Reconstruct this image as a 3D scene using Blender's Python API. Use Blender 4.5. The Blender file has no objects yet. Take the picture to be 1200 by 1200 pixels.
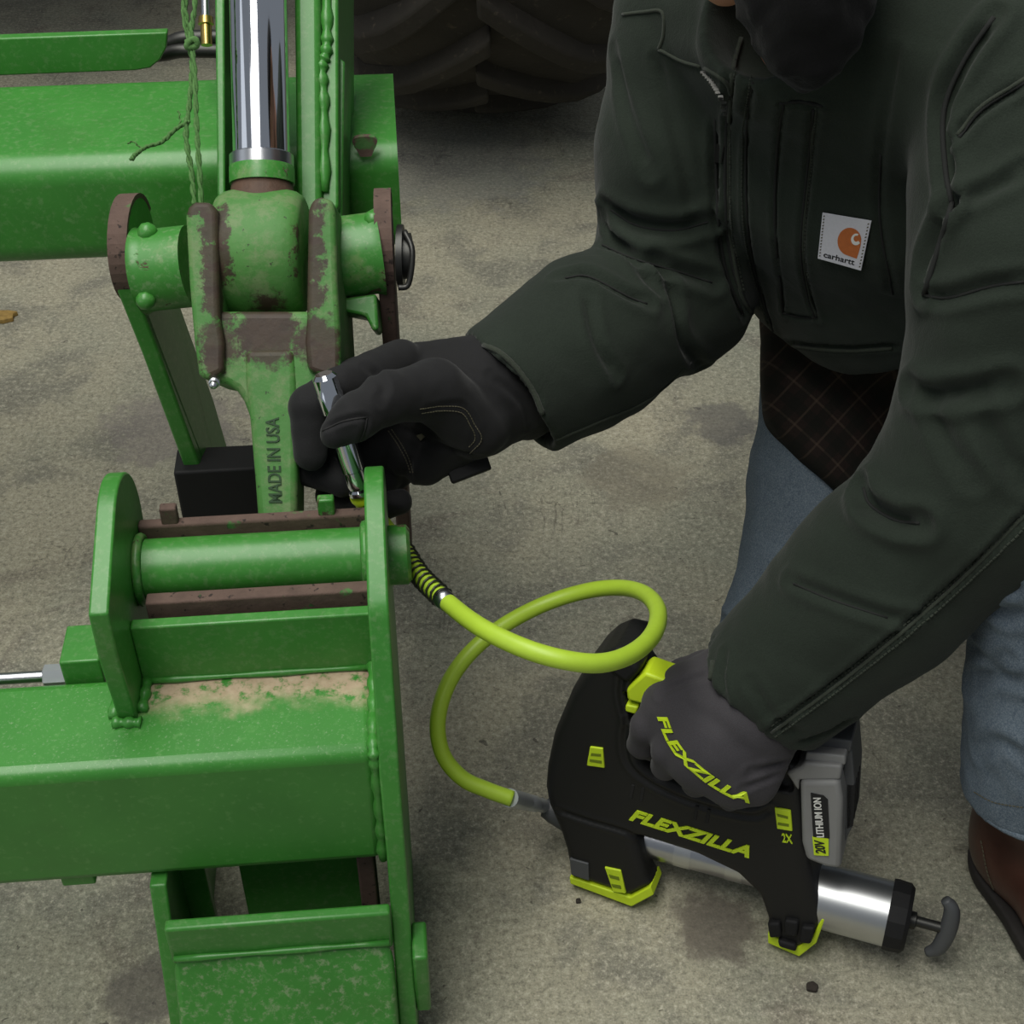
import bpy, bmesh, math, random
import numpy as np
from mathutils import Vector, Matrix
from mathutils.bvhtree import BVHTree
random.seed(4); np.random.seed(4)
S = bpy.context.scene
COL = S.collection

# ------------------------------------------------------------------ camera, world, lights, exposure
CAM_H = 1.3; PITCH = math.radians(40); FOC = 1650.0
cd = bpy.data.cameras.new('camera'); cam = bpy.data.objects.new('camera', cd); COL.objects.link(cam)
cam.location = (0, 0, CAM_H); cam.rotation_euler = (math.radians(90) - PITCH, 0, 0)
cd.sensor_width = 36; cd.sensor_fit = 'HORIZONTAL'; cd.lens = FOC / 1200 * 36; cd.clip_start = .02
S.camera = cam
S.view_settings.view_transform = 'Standard'; S.view_settings.look = 'None'
S.view_settings.exposure = 0.0; S.view_settings.gamma = 1.0; S.view_settings.use_curve_mapping = False

W = bpy.data.worlds.new('world'); S.world = W; W.use_nodes = True
bg = W.node_tree.nodes['Background']; bg.inputs[0].default_value = (.80, .87, .95, 1); bg.inputs[1].default_value = .21

def area(name, loc, target, sx, sy, power, color=(1, 1, 1)):
    l = bpy.data.lights.new(name, 'AREA'); l.shape = 'RECTANGLE'; l.size = sx; l.size_y = sy; l.energy = power; l.color = color
    o = bpy.data.objects.new(name, l); COL.objects.link(o); o.location = loc
    o.rotation_euler = (Vector(target) - Vector(loc)).to_track_quat('-Z', 'Y').to_euler()
    return o
area('shop_strip_light', (-.7, .75, 3.3), (-.7, .76, 0), 1.2, 2.9, 99, (1, .985, .92))
area('skylight_panel', (-.9, -.75, 3.2), (-.9, -.74, 0), 1.9, 1.1, 11, (1, .98, .95))
area('garage_door_daylight', (-3.7, -.6, 1.9), (0, 1.1, .6), 3.4, 2.8, 17, (.90, .95, 1))

# ------------------------------------------------------------------ measuring helpers (real positions worked out from the camera geometry)
CAMP = np.array([0, 0, CAM_H])
FWD = np.array([0, math.cos(PITCH), -math.sin(PITCH)]); UPV = np.array([0, math.sin(PITCH), math.cos(PITCH)]); RTV = np.array([1., 0, 0])
def ray(px, py): return FWD + RTV * (px - 600) / FOC - UPV * (py - 600) / FOC
def at(px, py, d): return CAMP + ray(px, py) * d
def zat(px, py, z):
    r = ray(px, py); return CAMP + r * ((z - CAM_H) / r[2])
YAW = math.radians(5)
UX = np.array([math.cos(YAW), math.sin(YAW), 0]); VX = np.array([-math.sin(YAW), math.cos(YAW), 0]); WX = np.array([0, 0, 1.])
def M(u, v, w): return UX * u + VX * v + WX * w                      # machine frame: u along the toolbar, v away, w up
def mv(px, py, v):
    r = ray(px, py); p = CAMP + r * ((v - CAMP @ VX) / (r @ VX)); return p
def mvu(px, py, v): p = mv(px, py, v); return p @ UX, p[2]
def nrm(a): a = np.asarray(a, float); return a / np.linalg.norm(a)

# ------------------------------------------------------------------ object helpers
def tag(o, label=None, cat=None, group=None, kind=None):
    if label: o['label'] = label
    if cat: o['category'] = cat
    if group: o['group'] = group
    if kind: o['kind'] = kind
    return o
def thing(name, loc, label, cat, group=None):
    o = bpy.data.objects.new(name, None); COL.objects.link(o); o.location = loc; o.empty_display_size = .05
    return tag(o, label, cat, group)
def origin(o):
    p = Vector((0, 0, 0))
    while o is not None: p += o.location; o = o.parent
    return p
def mesh_obj(name, verts, faces, mat, parent=None, smooth=False, bevel=0, sharp=None, label=None, loc=None):
    """one mesh object from world-space vertices"""
    off = np.array(origin(parent)) if parent is not None else (np.array(loc) if loc is not None else np.zeros(3))
    v = np.asarray(verts, float) - off
    me = bpy.data.meshes.new(name); me.from_pydata(v.tolist(), [], faces if isinstance(faces, list) else faces.tolist()); me.update()
    if isinstance(faces, list):
        bm = bmesh.new(); bm.from_mesh(me); bmesh.ops.recalc_face_normals(bm, faces=bm.faces); bm.to_mesh(me); bm.free()
    o = bpy.data.objects.new(name, me); COL.objects.link(o)
    if parent is not None: o.parent = parent
    elif loc is not None: o.location = loc
    me.materials.append(mat)
    if smooth:
        me.polygons.foreach_set('use_smooth', [True] * len(me.polygons))
        if sharp: me.set_sharp_from_angle(angle=math.radians(sharp))
    if bevel:
        b = o.modifiers.new('bevel', 'BEVEL'); b.width = bevel; b.segments = 3; b.limit_method = 'ANGLE'; b.angle_limit = math.radians(40)
        me.polygons.foreach_set('use_smooth', [True] * len(me.polygons)); b.harden_normals = False
        me.set_sharp_from_angle(angle=math.radians(60))
    if label: o['label'] = label
    return o
class MB:
    def __init__(s): s.v = []; s.f = []
    def add(s, v, f):
        k = len(s.v); s.v += [tuple(map(float, p)) for p in v]; s.f += [[i + k for i in q] for q in f]; return s
    def prism(s, poly, ext):
        poly = [np.asarray(p, float) for p in poly]; ext = np.asarray(ext, float); n = len(poly)
        f = [list(range(n)), list(range(2 * n - 1, n - 1, -1))] + [[i, i + n, (i + 1) % n + n, (i + 1) % n] for i in range(n)]
        return s.add(poly + [p + ext for p in poly], f)
    def boxm(s, u0, u1, v0, v1, w0, w1):
        return s.prism([M(u0, v0, w0), M(u1, v0, w0), M(u1, v1, w0), M(u0, v1, w0)], [0, 0, w1 - w0])
    def box(s, c, ax, ay, az, hx, hy, hz):
        c = np.asarray(c, float); ax, ay, az = map(np.asarray, (ax, ay, az))
        return s.prism([c - ax * hx - ay * hy - az * hz, c + ax * hx - ay * hy - az * hz, c + ax * hx + ay * hy - az * hz, c - ax * hx + ay * hy - az * hz], az * 2 * hz)
    def lathe(s, a, b, prof, n=32, caps=True):
        """prof: list of (t along a->b in metres from a, radius)"""
        a = np.asarray(a, float); ax = nrm(np.asarray(b, float) - a)
        e = nrm(np.cross(ax, [0.3, .2, 1]) if abs(ax[2]) < .9 else np.cross(ax, [1, 0, 0])); g = np.cross(ax, e)
        vs = []; fs = []
        for t, r in prof:
            for i in range(n):
                q = 2 * math.pi * i / n; vs.append(a + ax * t + (e * math.cos(q) + g * math.sin(q)) * r)
        for k in range(len(prof) - 1):
            for i in range(n):
                j = (i + 1) % n; fs.append([k * n + i, k * n + j, (k + 1) * n + j, (k + 1) * n + i])
        if caps: fs.append(list(range(n))[::-1]); fs.append([(len(prof) - 1) * n + i for i in range(n)])
        return s.add(vs, fs)
    def tube(s, pts, r, n=10, closed=False):
        pts = [np.asarray(p, float) for p in pts]; m = len(pts)
        rr = r if hasattr(r, '__len__') else [r] * m
        tang = [nrm(pts[min(i + 1, m - 1)] - pts[max(i - 1, 0)]) for i in range(m)]
        e = nrm(np.cross(tang[0], [.31, .17, .93])); vs = []; fs = []
        for i in range(m):
            e = nrm(e - tang[i] * (e @ tang[i])); g = np.cross(tang[i], e)
            for k in range(n):
                q = 2 * math.pi * k / n; vs.append(pts[i] + (e * math.cos(q) + g * math.sin(q)) * rr[i])
        for i in range(m - 1):
            for k in range(n):
                j = (k + 1) % n; fs.append([i * n + k, i * n + j, (i + 1) * n + j, (i + 1) * n + k])
        fs.append(list(range(n))[::-1]); fs.append([(m - 1) * n + k for k in range(n)])
        return s.add(vs, fs)
    def out(s, name, mat, parent=None, **k): return mesh_obj(name, s.v, s.f, mat, parent, **k)
def spline(pts, n):
    """Catmull-Rom through points, n samples per span"""
    P = np.array(pts, float); P = np.vstack([2 * P[0] - P[1], P, 2 * P[-1] - P[-2]]); o = []
    for i in range(1, len(P) - 2):
        for t in np.linspace(0, 1, n, endpoint=False):
            a, b, c, d = P[i - 1:i + 3]
            o.append(.5 * (2 * b + (c - a) * t + (2 * a - 5 * b + 4 * c - d) * t * t + (3 * b - a - 3 * c + d) * t ** 3))
    o.append(P[-2]); return np.array(o)

# ------------------------------------------------------------------ distance-field modelling: smooth organic surfaces as one mesh
def smin(a, b, k):
    h = np.clip(.5 + .5 * (b - a) / k, 0, 1); return b + (a - b) * h - k * h * (1 - h)
def smax(a, b, k): return -smin(-a, -b, k)
def cap(P, a, b, ra, rb):
    a = np.asarray(a, float); b = np.asarray(b, float); ba = b - a; q = P - a
    h = np.clip((q @ ba) / (ba @ ba), 0, 1); return np.linalg.norm(q - h[:, None] * ba, axis=1) - (ra + (rb - ra) * h)
def chain(P, pts, rs, k=.006):
    d = None
    for i in range(len(pts) - 1):
        e = cap(P, pts[i], pts[i + 1], rs[i], rs[i + 1]); d = e if d is None else smin(d, e, k)
    return d
def ell(P, c, R, s):
    """ellipsoid: rows of R are its axes, s its half sizes"""
    q = (P - np.asarray(c)) @ np.asarray(R).T; s = np.asarray(s)
    k0 = np.linalg.norm(q / s, axis=1); k1 = np.linalg.norm(q / s ** 2, axis=1) + 1e-9; return k0 * (k0 - 1) / k1
def surf(fn, lo, hi, h, B=8):
    """surface nets over a block-sparse grid -> (verts, quads)"""
    lo = np.asarray(lo, float); n = (np.ceil((np.asarray(hi) - lo) / (h * B)).astype(int)) * B
    nb = n // B; c = np.stack(np.meshgrid(*[np.arange(k) for k in nb], indexing='ij'), -1).reshape(-1, 3)
    cc = lo + (c * B + (B - 1) / 2) * h; d = fn(cc); rad = B * h * .87 * 1.6 + h
    F = np.repeat(np.repeat(np.repeat(d.reshape(nb), B, 0), B, 1), B, 2).astype(np.float32)
    idx = np.stack(np.meshgrid(*[np.arange(B)] * 3, indexing='ij'), -1).reshape(-1, 3)
    act = c[np.abs(d) < rad]
    for s in range(0, len(act), 400):
        a = act[s:s + 400]; g = (a[:, None, :] * B + idx[None]).reshape(-1, 3)
        F[g[:, 0], g[:, 1], g[:, 2]] = fn(lo + g * h)
    ins = F < 0
    m = [k - 1 for k in n]
    acc = np.zeros((*m, 3), np.float32); cnt = np.zeros(m, np.int16)
    corner = lambda A, i, j, k: A[i:m[0] + i, j:m[1] + j, k:m[2] + k]
    for ax in range(3):
        for p in range(2):
            for q in range(2):
                o = [0, 0, 0]; o[(ax + 1) % 3] = p; o[(ax + 2) % 3] = q; e = list(o); e[ax] = 1
                A = corner(F, *o); Bq = corner(F, *e); x = (A < 0) != (Bq < 0)
                if not x.any(): continue
                t = np.where(x, A / np.where(x, A - Bq, 1), 0)
                for d_ in range(3):
                    acc[..., d_] += np.where(x, (t if d_ == ax else o[d_]), 0)
                cnt += x
    on = cnt > 0; vid = -np.ones(m, np.int64); vid[on] = np.arange(on.sum())
    ijk = np.argwhere(on); V = lo + (ijk + acc[on] / cnt[on][:, None]) * h
    Q = []
    for ax in range(3):
        b, c2 = (ax + 1) % 3, (ax + 2) % 3
        sl0 = [slice(1, -1)] * 3; sl0[ax] = slice(0, -1); sl1 = list(sl0); sl1[ax] = slice(1, None)
        A = ins[tuple(sl0)]; Bq = ins[tuple(sl1)]
        for flip, msk in ((0, A & ~Bq), (1, ~A & Bq)):
            g = np.argwhere(msk) + np.array([0 if i == ax else 1 for i in range(3)])
            if not len(g): continue
            eb = np.eye(3, dtype=int)[b]; ec = np.eye(3, dtype=int)[c2]
            ids = [g, g - eb, g - eb - ec, g - ec]
            ok = np.all([np.all((q >= 0) & (q < np.array(m)), axis=1) for q in ids], axis=0)
            q4 = np.stack([vid[q[ok][:, 0], q[ok][:, 1], q[ok][:, 2]] for q in ids], 1)
            Q.append(q4[:, ::-1] if flip else q4)
    Q = np.concatenate(Q); Q = Q[(Q >= 0).all(1)]
    return V, Q
def vnorm(V, Q):
    n = np.cross(V[Q[:, 2]] - V[Q[:, 0]], V[Q[:, 3]] - V[Q[:, 1]]); N = np.zeros_like(V)
    for k in range(4): np.add.at(N, Q[:, k], n)
    return N / (np.linalg.norm(N, axis=1, keepdims=True) + 1e-12)
def relax(V, Q, it=2, lam=.5):
    for _ in range(it):
        s = np.zeros_like(V); c = np.zeros(len(V))
        for a, b in ((0, 1), (1, 2), (2, 3), (3, 0)):
            np.add.at(s, Q[:, a], V[Q[:, b]]); np.add.at(s, Q[:, b], V[Q[:, a]]); np.add.at(c, Q[:, a], 1); np.add.at(c, Q[:, b], 1)
        V = V + lam * (s / np.maximum(c, 1)[:, None] - V)
    return V
def seg_dist(V, L):
    best = np.full(len(V), 9.)
    for a, b in zip(L[:-1], L[1:]):
        ba = b - a; q = V - a; h = np.clip(q @ ba / (ba @ ba + 1e-12), 0, 1); best = np.minimum(best, np.linalg.norm(q - h[:, None] * ba, axis=1))
    return best
class Skin:
    """a surface plus ray casting onto it from the measuring camera"""
    def __init__(s, V, Q): s.V = V; s.Q = Q; s.bvh()
    def bvh(s): s.t = BVHTree.FromPolygons([tuple(p) for p in s.V], s.Q.tolist())
    def hit(s, px, py):
        r = ray(px, py); h = s.t.ray_cast(Vector(CAMP), Vector(r).normalized())
        if h[0] is None: return None, None
        return np.array(h[0]), np.array(h[1])
    def line(s, pts, step=6, lift=0):
        P = spline([(x, y, 0) for x, y in pts], 10)[:, :2]; o = []
        for x, y in P:
            p, n = s.hit(x, y)
            if p is not None: o.append(p + n * lift)
        return o
    def crease(s, pts, w, depth):
        L = s.line(pts)
        if len(L) < 2: return
        L = L[::2] + [L[-1]]
        J = [np.linalg.norm(b - a) for a, b in zip(L[:-1], L[1:])]; L2 = [L[0]]
        for a, j in zip(L[1:], J):
            if j < .06: L2.append(a)
        lo = np.min(L2, 0) - 3 * w; hi = np.max(L2, 0) + 3 * w
        m = np.where(np.all((s.V > lo) & (s.V < hi), axis=1))[0]
        if not len(m) or len(L2) < 2: return
        d = seg_dist(s.V[m], L2) / w
        end = np.minimum(np.linalg.norm(s.V[m] - L2[0], axis=1), np.linalg.norm(s.V[m] - L2[-1], axis=1)) / w
        amp = np.clip(end / 1.5, .25, 1)
        N = vnorm(s.V, s.Q)[m]; hn = s.hit(*pts[len(pts) // 2])[1]
        if hn is not None: amp = amp * np.clip((N @ hn) * 4, 0, 1)
        s.V[m] = s.V[m] + N * (depth * amp * (-np.exp(-(d * 1.5) ** 2) + .45 * np.exp(-((d - 1.25) * 1.7) ** 2)))[:, None]
def vnoise(P, f, seed=0):
    """cheap smooth noise: sum of rotated sines"""
    rng = np.random.RandomState(seed); o = np.zeros(len(P))
    for i in range(6):
        k = nrm(rng.randn(3)) * f * rng.uniform(.6, 1.5); o += np.sin(P @ k * 6.283 + rng.uniform(0, 6.28) + .7 * np.sin(P @ k[::-1] * 5))
    return o / 6

# ------------------------------------------------------------------ materials
def s2l(c): return tuple((x / 255 / 12.92) if x / 255 <= .04045 else ((x / 255 + .055) / 1.055) ** 2.4 for x in c)
class NT:
    def __init__(s, name):
        s.m = bpy.data.materials.new(name); s.m.use_nodes = True; s.t = s.m.node_tree; s.n = s.t.nodes; s.b = s.n['Principled BSDF']
        s.pos = s.n.new('ShaderNodeNewGeometry').outputs['Position']
    def link(s, a, b): s.t.links.new(a, b)
    def setin(s, sock, v):
        if hasattr(v, 'is_output'): s.link(v, sock)
        else: sock.default_value = v
    def noise(s, scale, detail=4, rough=.55, vec=None, dist=0):
        n = s.n.new('ShaderNodeTexNoise'); n.inputs['Scale'].default_value = scale; n.inputs['Detail'].default_value = detail
        n.inputs['Roughness'].default_value = rough; n.inputs['Distortion'].default_value = dist; s.link(vec or s.pos, n.inputs['Vector']); return n.outputs[0]
    def voro(s, scale, feature='F1', vec=None):
        n = s.n.new('ShaderNodeTexVoronoi'); n.feature = feature; n.inputs['Scale'].default_value = scale; s.link(vec or s.pos, n.inputs['Vector']); return n.outputs['Distance']
    def ramp(s, f, a, b, va=0., vb=1.):
        n = s.n.new('ShaderNodeMapRange'); n.interpolation_type = 'SMOOTHSTEP'; s.link(f, n.inputs[0])
        for i, v in zip((1, 2, 3, 4), (a, b, va, vb)): n.inputs[i].default_value = v
        return n.outputs[0]
    def math(s, op, a, b=0.):
        n = s.n.new('ShaderNodeMath'); n.operation = op; s.setin(n.inputs[0], a); s.setin(n.inputs[1], b); return n.outputs[0]
    def dot(s, vec, k):
        n = s.n.new('ShaderNodeVectorMath'); n.operation = 'DOT_PRODUCT'; s.link(vec, n.inputs[0]); n.inputs[1].default_value = tuple(k); return n.outputs['Value']
    def scale(s, k, vec=None):
        n = s.n.new('ShaderNodeVectorMath'); n.operation = 'MULTIPLY'; s.link(vec or s.pos, n.inputs[0]); n.inputs[1].default_value = tuple(k); return n.outputs[0]
    def mix(s, f, a, b):
        n = s.n.new('ShaderNodeMix'); n.data_type = 'RGBA'; s.setin(n.inputs[0], f)
        s.setin(n.inputs[6], a if hasattr(a, 'is_output') else (*a, 1)); s.setin(n.inputs[7], b if hasattr(b, 'is_output') else (*b, 1)); return n.outputs[2]
    def bump(s, h, strength=.3, dist=.002):
        n = s.n.new('ShaderNodeBump'); n.inputs['Strength'].default_value = strength; n.inputs['Distance'].default_value = dist
        s.link(h, n.inputs['Height']); s.link(n.outputs[0], s.b.inputs['Normal'])
    def fin(s, col=None, rough=.5, metal=0., spec=None):
        if col is not None: s.setin(s.b.inputs['Base Color'], col if hasattr(col, 'is_output') else (*col, 1))
        s.setin(s.b.inputs['Roughness'], rough); s.setin(s.b.inputs['Metallic'], metal)
        if spec is not None: s.b.inputs['Specular IOR Level'].default_value = spec
        return s.m
def plain(name, rgb, rough=.5, metal=0., spec=None, var=.12, sc=40, bump=0):
    t = NT(name); c = s2l(rgb); n = t.noise(sc, 5)
    col = t.mix(n, tuple(x * (1 - var * 2) for x in c), tuple(x * (1 + var * 2) for x in c))
    if bump: t.bump(t.noise(sc * 8, 3), bump, .001)
    return t.fin(col, rough, metal, spec)
def green_paint(name, rust=.0, dust=.0, dirt=.25, toolbar=False):
    t = NT(name)
    n = t.noise(14, 5); fine = t.noise(160, 4)
    col = t.mix(n, s2l((48, 114, 40)), s2l((66, 140, 54)))
    col = t.mix(t.ramp(fine, .55, .75, 0, .35), col, s2l((104, 156, 88)))
    if dirt: col = t.mix(t.ramp(t.noise(9, 6, .65), .52, .72, 0, dirt), col, s2l((64, 96, 44)))
    rough = .38
    if rust:
        m = t.ramp(t.noise(38, 7, .7, dist=.6), .66 - rust * .3, .70 - rust * .3)
        rc = t.mix(t.noise(90, 5), s2l((52, 40, 32)), s2l((98, 74, 58)))
        pale = t.ramp(t.noise(30, 6, .7), .5, .66, 0, .5); col = t.mix(pale, col, s2l((122, 140, 92)))
        col = t.mix(m, col, rc); chips = t.ramp(t.noise(150, 2), .68, .72, 0, min(1, rust * 2)); col = t.mix(chips, col, s2l((38, 34, 28)))
        rough = t.ramp(m, 0, 1, .4, .85)
        t.bump(m, .35, .0012)
    if toolbar:
        v = t.dot(t.pos, VX); u = t.dot(t.pos, UX); w = t.dot(t.pos, WX)
        wob = t.math('ADD', v, t.math('MULTIPLY', t.math('SUBTRACT', t.noise(22, 6, .65), .5), .07))
        band = t.math('MULTIPLY', t.ramp(wob, .835, .868), t.math('MULTIPLY', t.ramp(u, -.262, -.235), t.ramp(w, .375, .383)))
        dc = t.mix(t.noise(120, 4), s2l((150, 125, 100)), s2l((205, 185, 160)))
        col = t.mix(t.math('MULTIPLY', band, t.ramp(t.noise(60, 5, .7), .36, .5)), col, dc)
        sp = t.math('MULTIPLY', t.ramp(t.noise(420, 4, .7), .56, .7, 0, .3), t.ramp(w, .375, .384)); col = t.mix(sp, col, s2l((180, 195, 165)))
    if dust:
        d = t.math('MULTIPLY', t.ramp(t.noise(130, 5, .7), .5, .66), dust); col = t.mix(d, col, s2l((150, 160, 130)))
    if not rust: t.bump(t.noise(220, 3), .08, .0006)
    return t.fin(col, rough, 0, .5)
def fabric(name, rgb, rough=.9, weave=900, bump=.25, var=.12, wrinkle=.0):
    t = NT(name); c = s2l(rgb)
    n = t.noise(18, 5, .6); f = t.noise(weave, 2)
    col = t.mix(n, tuple(x * (1 - var * 2) for x in c), tuple(x * (1 + var * 2) for x in c))
    col = t.mix(t.ramp(f, .3, .7, 0, .35), col, tuple(x * 1.7 for x in c))
    h = f if not wrinkle else t.math('ADD', t.math('MULTIPLY', f, .3), t.math('MULTIPLY', t.noise(26, 4, .6, dist=1.2), wrinkle))
    t.bump(h, bump, .003 if wrinkle else .0008)
    t.b.inputs['Sheen Weight'].default_value = .08
    return t.fin(col, rough, 0, .2)
MAT = {}
MAT['green'] = green_paint('green_paint', 0, .15)
MAT['toolbar'] = green_paint('green_paint_dusty_toolbar', 0, .0, .15, True)
MAT['green_worn'] = green_paint('green_paint_worn', .16, .3)
MAT['green_rusty'] = green_paint('green_paint_rusty', .44, .3)
MAT['green_dusty'] = green_paint('green_paint_dusty', .0, .5)
def rusty():
    t = NT('rusted_steel'); col = t.mix(t.noise(45, 6, .7), s2l((62, 48, 42)), s2l((112, 90, 80)))
    col = t.mix(t.ramp(t.noise(120, 3), .6, .68), col, s2l((44, 34, 30))); col = t.mix(t.ramp(t.noise(30, 5), .62, .68, 0, .8), col, s2l((66, 120, 58)))
    t.bump(t.noise(180, 4), .5, .001); return t.fin(col, .85)
MAT['rust'] = rusty()
def clevis_paint():
    t = NT('green_paint_with_caked_grease'); col = t.mix(t.noise(14, 5), s2l((54, 108, 44)), s2l((78, 134, 60)))
    col = t.mix(t.ramp(t.noise(34, 6, .75), .45, .62, 0, .65), col, s2l((112, 130, 88)))
    for (px, py, d, r) in ((312, 376, 1.30, .030), (312, 392, 1.28, .034), (262, 400, 1.27, .030), (250, 425, 1.27, .020), (366, 402, 1.27, .032), (378, 420, 1.27, .020), (285, 398, 1.27, .026), (340, 398, 1.27, .026), (251, 246, 1.285, .017), (252, 272, 1.285, .017), (253, 300, 1.285, .016), (254, 328, 1.285, .017), (256, 355, 1.285, .018), (228, 240, 1.28, .012), (363, 240, 1.285, .018), (362, 266, 1.285, .017), (362, 292, 1.285, .017), (361, 318, 1.285, .018), (361, 345, 1.285, .018)):
        n = t.n.new('ShaderNodeVectorMath'); n.operation = 'DISTANCE'; t.link(t.pos, n.inputs[0]); n.inputs[1].default_value = tuple(at(px, py, d))
        q = t.math('ADD', n.outputs['Value'], t.math('MULTIPLY', t.math('SUBTRACT', t.noise(85, 6, .75), .5), .04))
        col = t.mix(t.ramp(q, r, r * .72, 0, .95), col, t.mix(t.noise(60, 6, .7), s2l((32, 25, 18)), s2l((72, 54, 41))))
    col = t.mix(t.ramp(t.noise(170, 3), .68, .72, 0, .8), col, s2l((40, 36, 28)))
    t.bump(t.noise(120, 5), .35, .0015); return t.fin(col, .62)
MAT['clevis'] = clevis_paint()
def darkrust():
    t = NT('caked_grease'); col = t.mix(t.noise(60, 6, .7), s2l((44, 32, 24)), s2l((96, 70, 54))); t.bump(t.noise(120, 5), .6, .002); return t.fin(col, .7)
MAT['grime'] = darkrust()
MAT['chrome'] = plain('chrome', (225, 228, 235), .06, 1, var=.01)
MAT['steel'] = plain('zinc_steel', (190, 192, 196), .28, 1, var=.05)
MAT['aluminium'] = plain('brushed_aluminium', (200, 202, 203), .36, 1, var=.03)
MAT['darksteel'] = plain('dark_steel', (66, 66, 64), .45, .8)
MAT['zinc'] = plain('zinc_fitting', (176, 180, 184), .35, .55, var=.06)
MAT['brass'] = plain('brass', (190, 165, 95), .3, 1)
MAT['black_plastic'] = plain('black_plastic', (25, 25, 25), .5, 0, .35, var=.06, sc=300, bump=.12)
MAT['black_rubber'] = plain('black_rubber', (22, 22, 23), .7, 0, .3, bump=.2)
MAT['grey_plastic'] = plain('grey_plastic', (128, 128, 127), .5, 0, .4, var=.05, bump=.1)
MAT['dark_grey_plastic'] = plain('dark_grey_plastic', (74, 76, 78), .5, 0, .4, var=.05)
MAT['lime'] = plain('lime_plastic', (196, 222, 40), .45, 0, .4, var=.04)
MAT['lime_shade'] = plain('lime_groove_shade', (112, 130, 30), .6, 0, .3, var=.04)
MAT['hose'] = plain('lime_hose', (170, 202, 58), .42, 0, .45, var=.05, sc=60, bump=.05)
MAT['jacket'] = fabric('dark_canvas', (34, 41, 34), .9, 700, .5, .12, .8)
MAT['jacket_light'] = fabric('dark_canvas_worn', (48, 53, 45), .92, 700, .4)
MAT['thread'] = plain('thread', (92, 88, 70), .8)
MAT['seam_fold_dark'] = plain('seam_and_fold_shade', (24, 26, 24), .9)
MAT['glove'] = fabric('black_glove_knit', (27, 27, 28), .8, 1100, .35, .1)
MAT['glove_grey'] = fabric('charcoal_glove', (58, 56, 59), .85, 1100, .3, .08)
MAT['label'] = plain('white_label', (206, 205, 212), .8, var=.05, sc=500)
MAT['orange'] = plain('orange_ink', (186, 104, 52), .8, var=.08, sc=300)
MAT['ink'] = plain('black_ink', (22, 22, 22), .8)
MAT['white_ink'] = plain('white_ink', (225, 225, 220), .7, var=.02)
MAT['skin'] = plain('skin', (176, 128, 104), .55, var=.08, sc=60)
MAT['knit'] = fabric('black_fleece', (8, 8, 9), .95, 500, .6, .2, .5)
MAT['leather'] = plain('brown_leather', (72, 42, 32), .42, 0, .5, var=.3, sc=30, bump=.15)
MAT['sole'] = plain('dark_sole', (34, 30, 28), .8)
MAT['zip'] = plain('zip_metal', (150, 150, 146), .35, 1)
def denim():
    t = NT('blue_denim'); n = t.noise(16, 5, .65); f = t.noise(650, 3, .7)
    col = t.mix(n, s2l((64, 77, 90)), s2l((98, 112, 125))); col = t.mix(t.ramp(f, .35, .7, 0, .6), col, s2l((138, 148, 156)))
    col = t.mix(t.ramp(t.noise(150, 4, .7, t.scale((1, 1, .2))), .55, .7, 0, .35), col, s2l((56, 70, 88)))
    t.bump(t.math('ADD', t.math('MULTIPLY', f, .3), t.noise(30, 4, .6, dist=1)), .4, .003); return t.fin(col, .9, 0, .2)
MAT['denim'] = denim()
def rubber_tyre():
    t = NT('tyre_rubber'); col = t.mix(t.noise(7, 6, .65), s2l((34, 32, 30)), s2l((66, 62, 56))); col = t.mix(t.ramp(t.noise(60, 4), .6, .75, 0, .6), col, s2l((92, 84, 72)))
    t.bump(t.noise(90, 4), .4, .003); return t.fin(col, .85, 0, .3)
MAT['tyre'] = rubber_tyre()
def plaid(c, a1, a2):
    t = NT('dark_plaid')
    col = t.mix(t.noise(400, 3), s2l((30, 24, 22)), s2l((44, 35, 31)))
    for ax, per, ph in ((a1, 30, 0), (a2, 30, .3)):
        x = t.math('MULTIPLY', t.dot(t.pos, ax), per); fr = t.math('FRACT', t.math('ADD', x, ph))
        band = t.math('MULTIPLY', t.ramp(fr, .08, .12), t.ramp(fr, .5, .46)); col = t.mix(t.math('MULTIPLY', band, .5), col, s2l((20, 24, 20)))
        ln = t.math('MULTIPLY', t.ramp(fr, .72, .75), t.ramp(fr, .82, .79)); col = t.mix(t.math('MULTIPLY', ln, .3), col, s2l((92, 78, 66)))
    t.bump(t.noise(700, 2), .3, .0008); return t.fin(col, .9, 0, .2)
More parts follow.
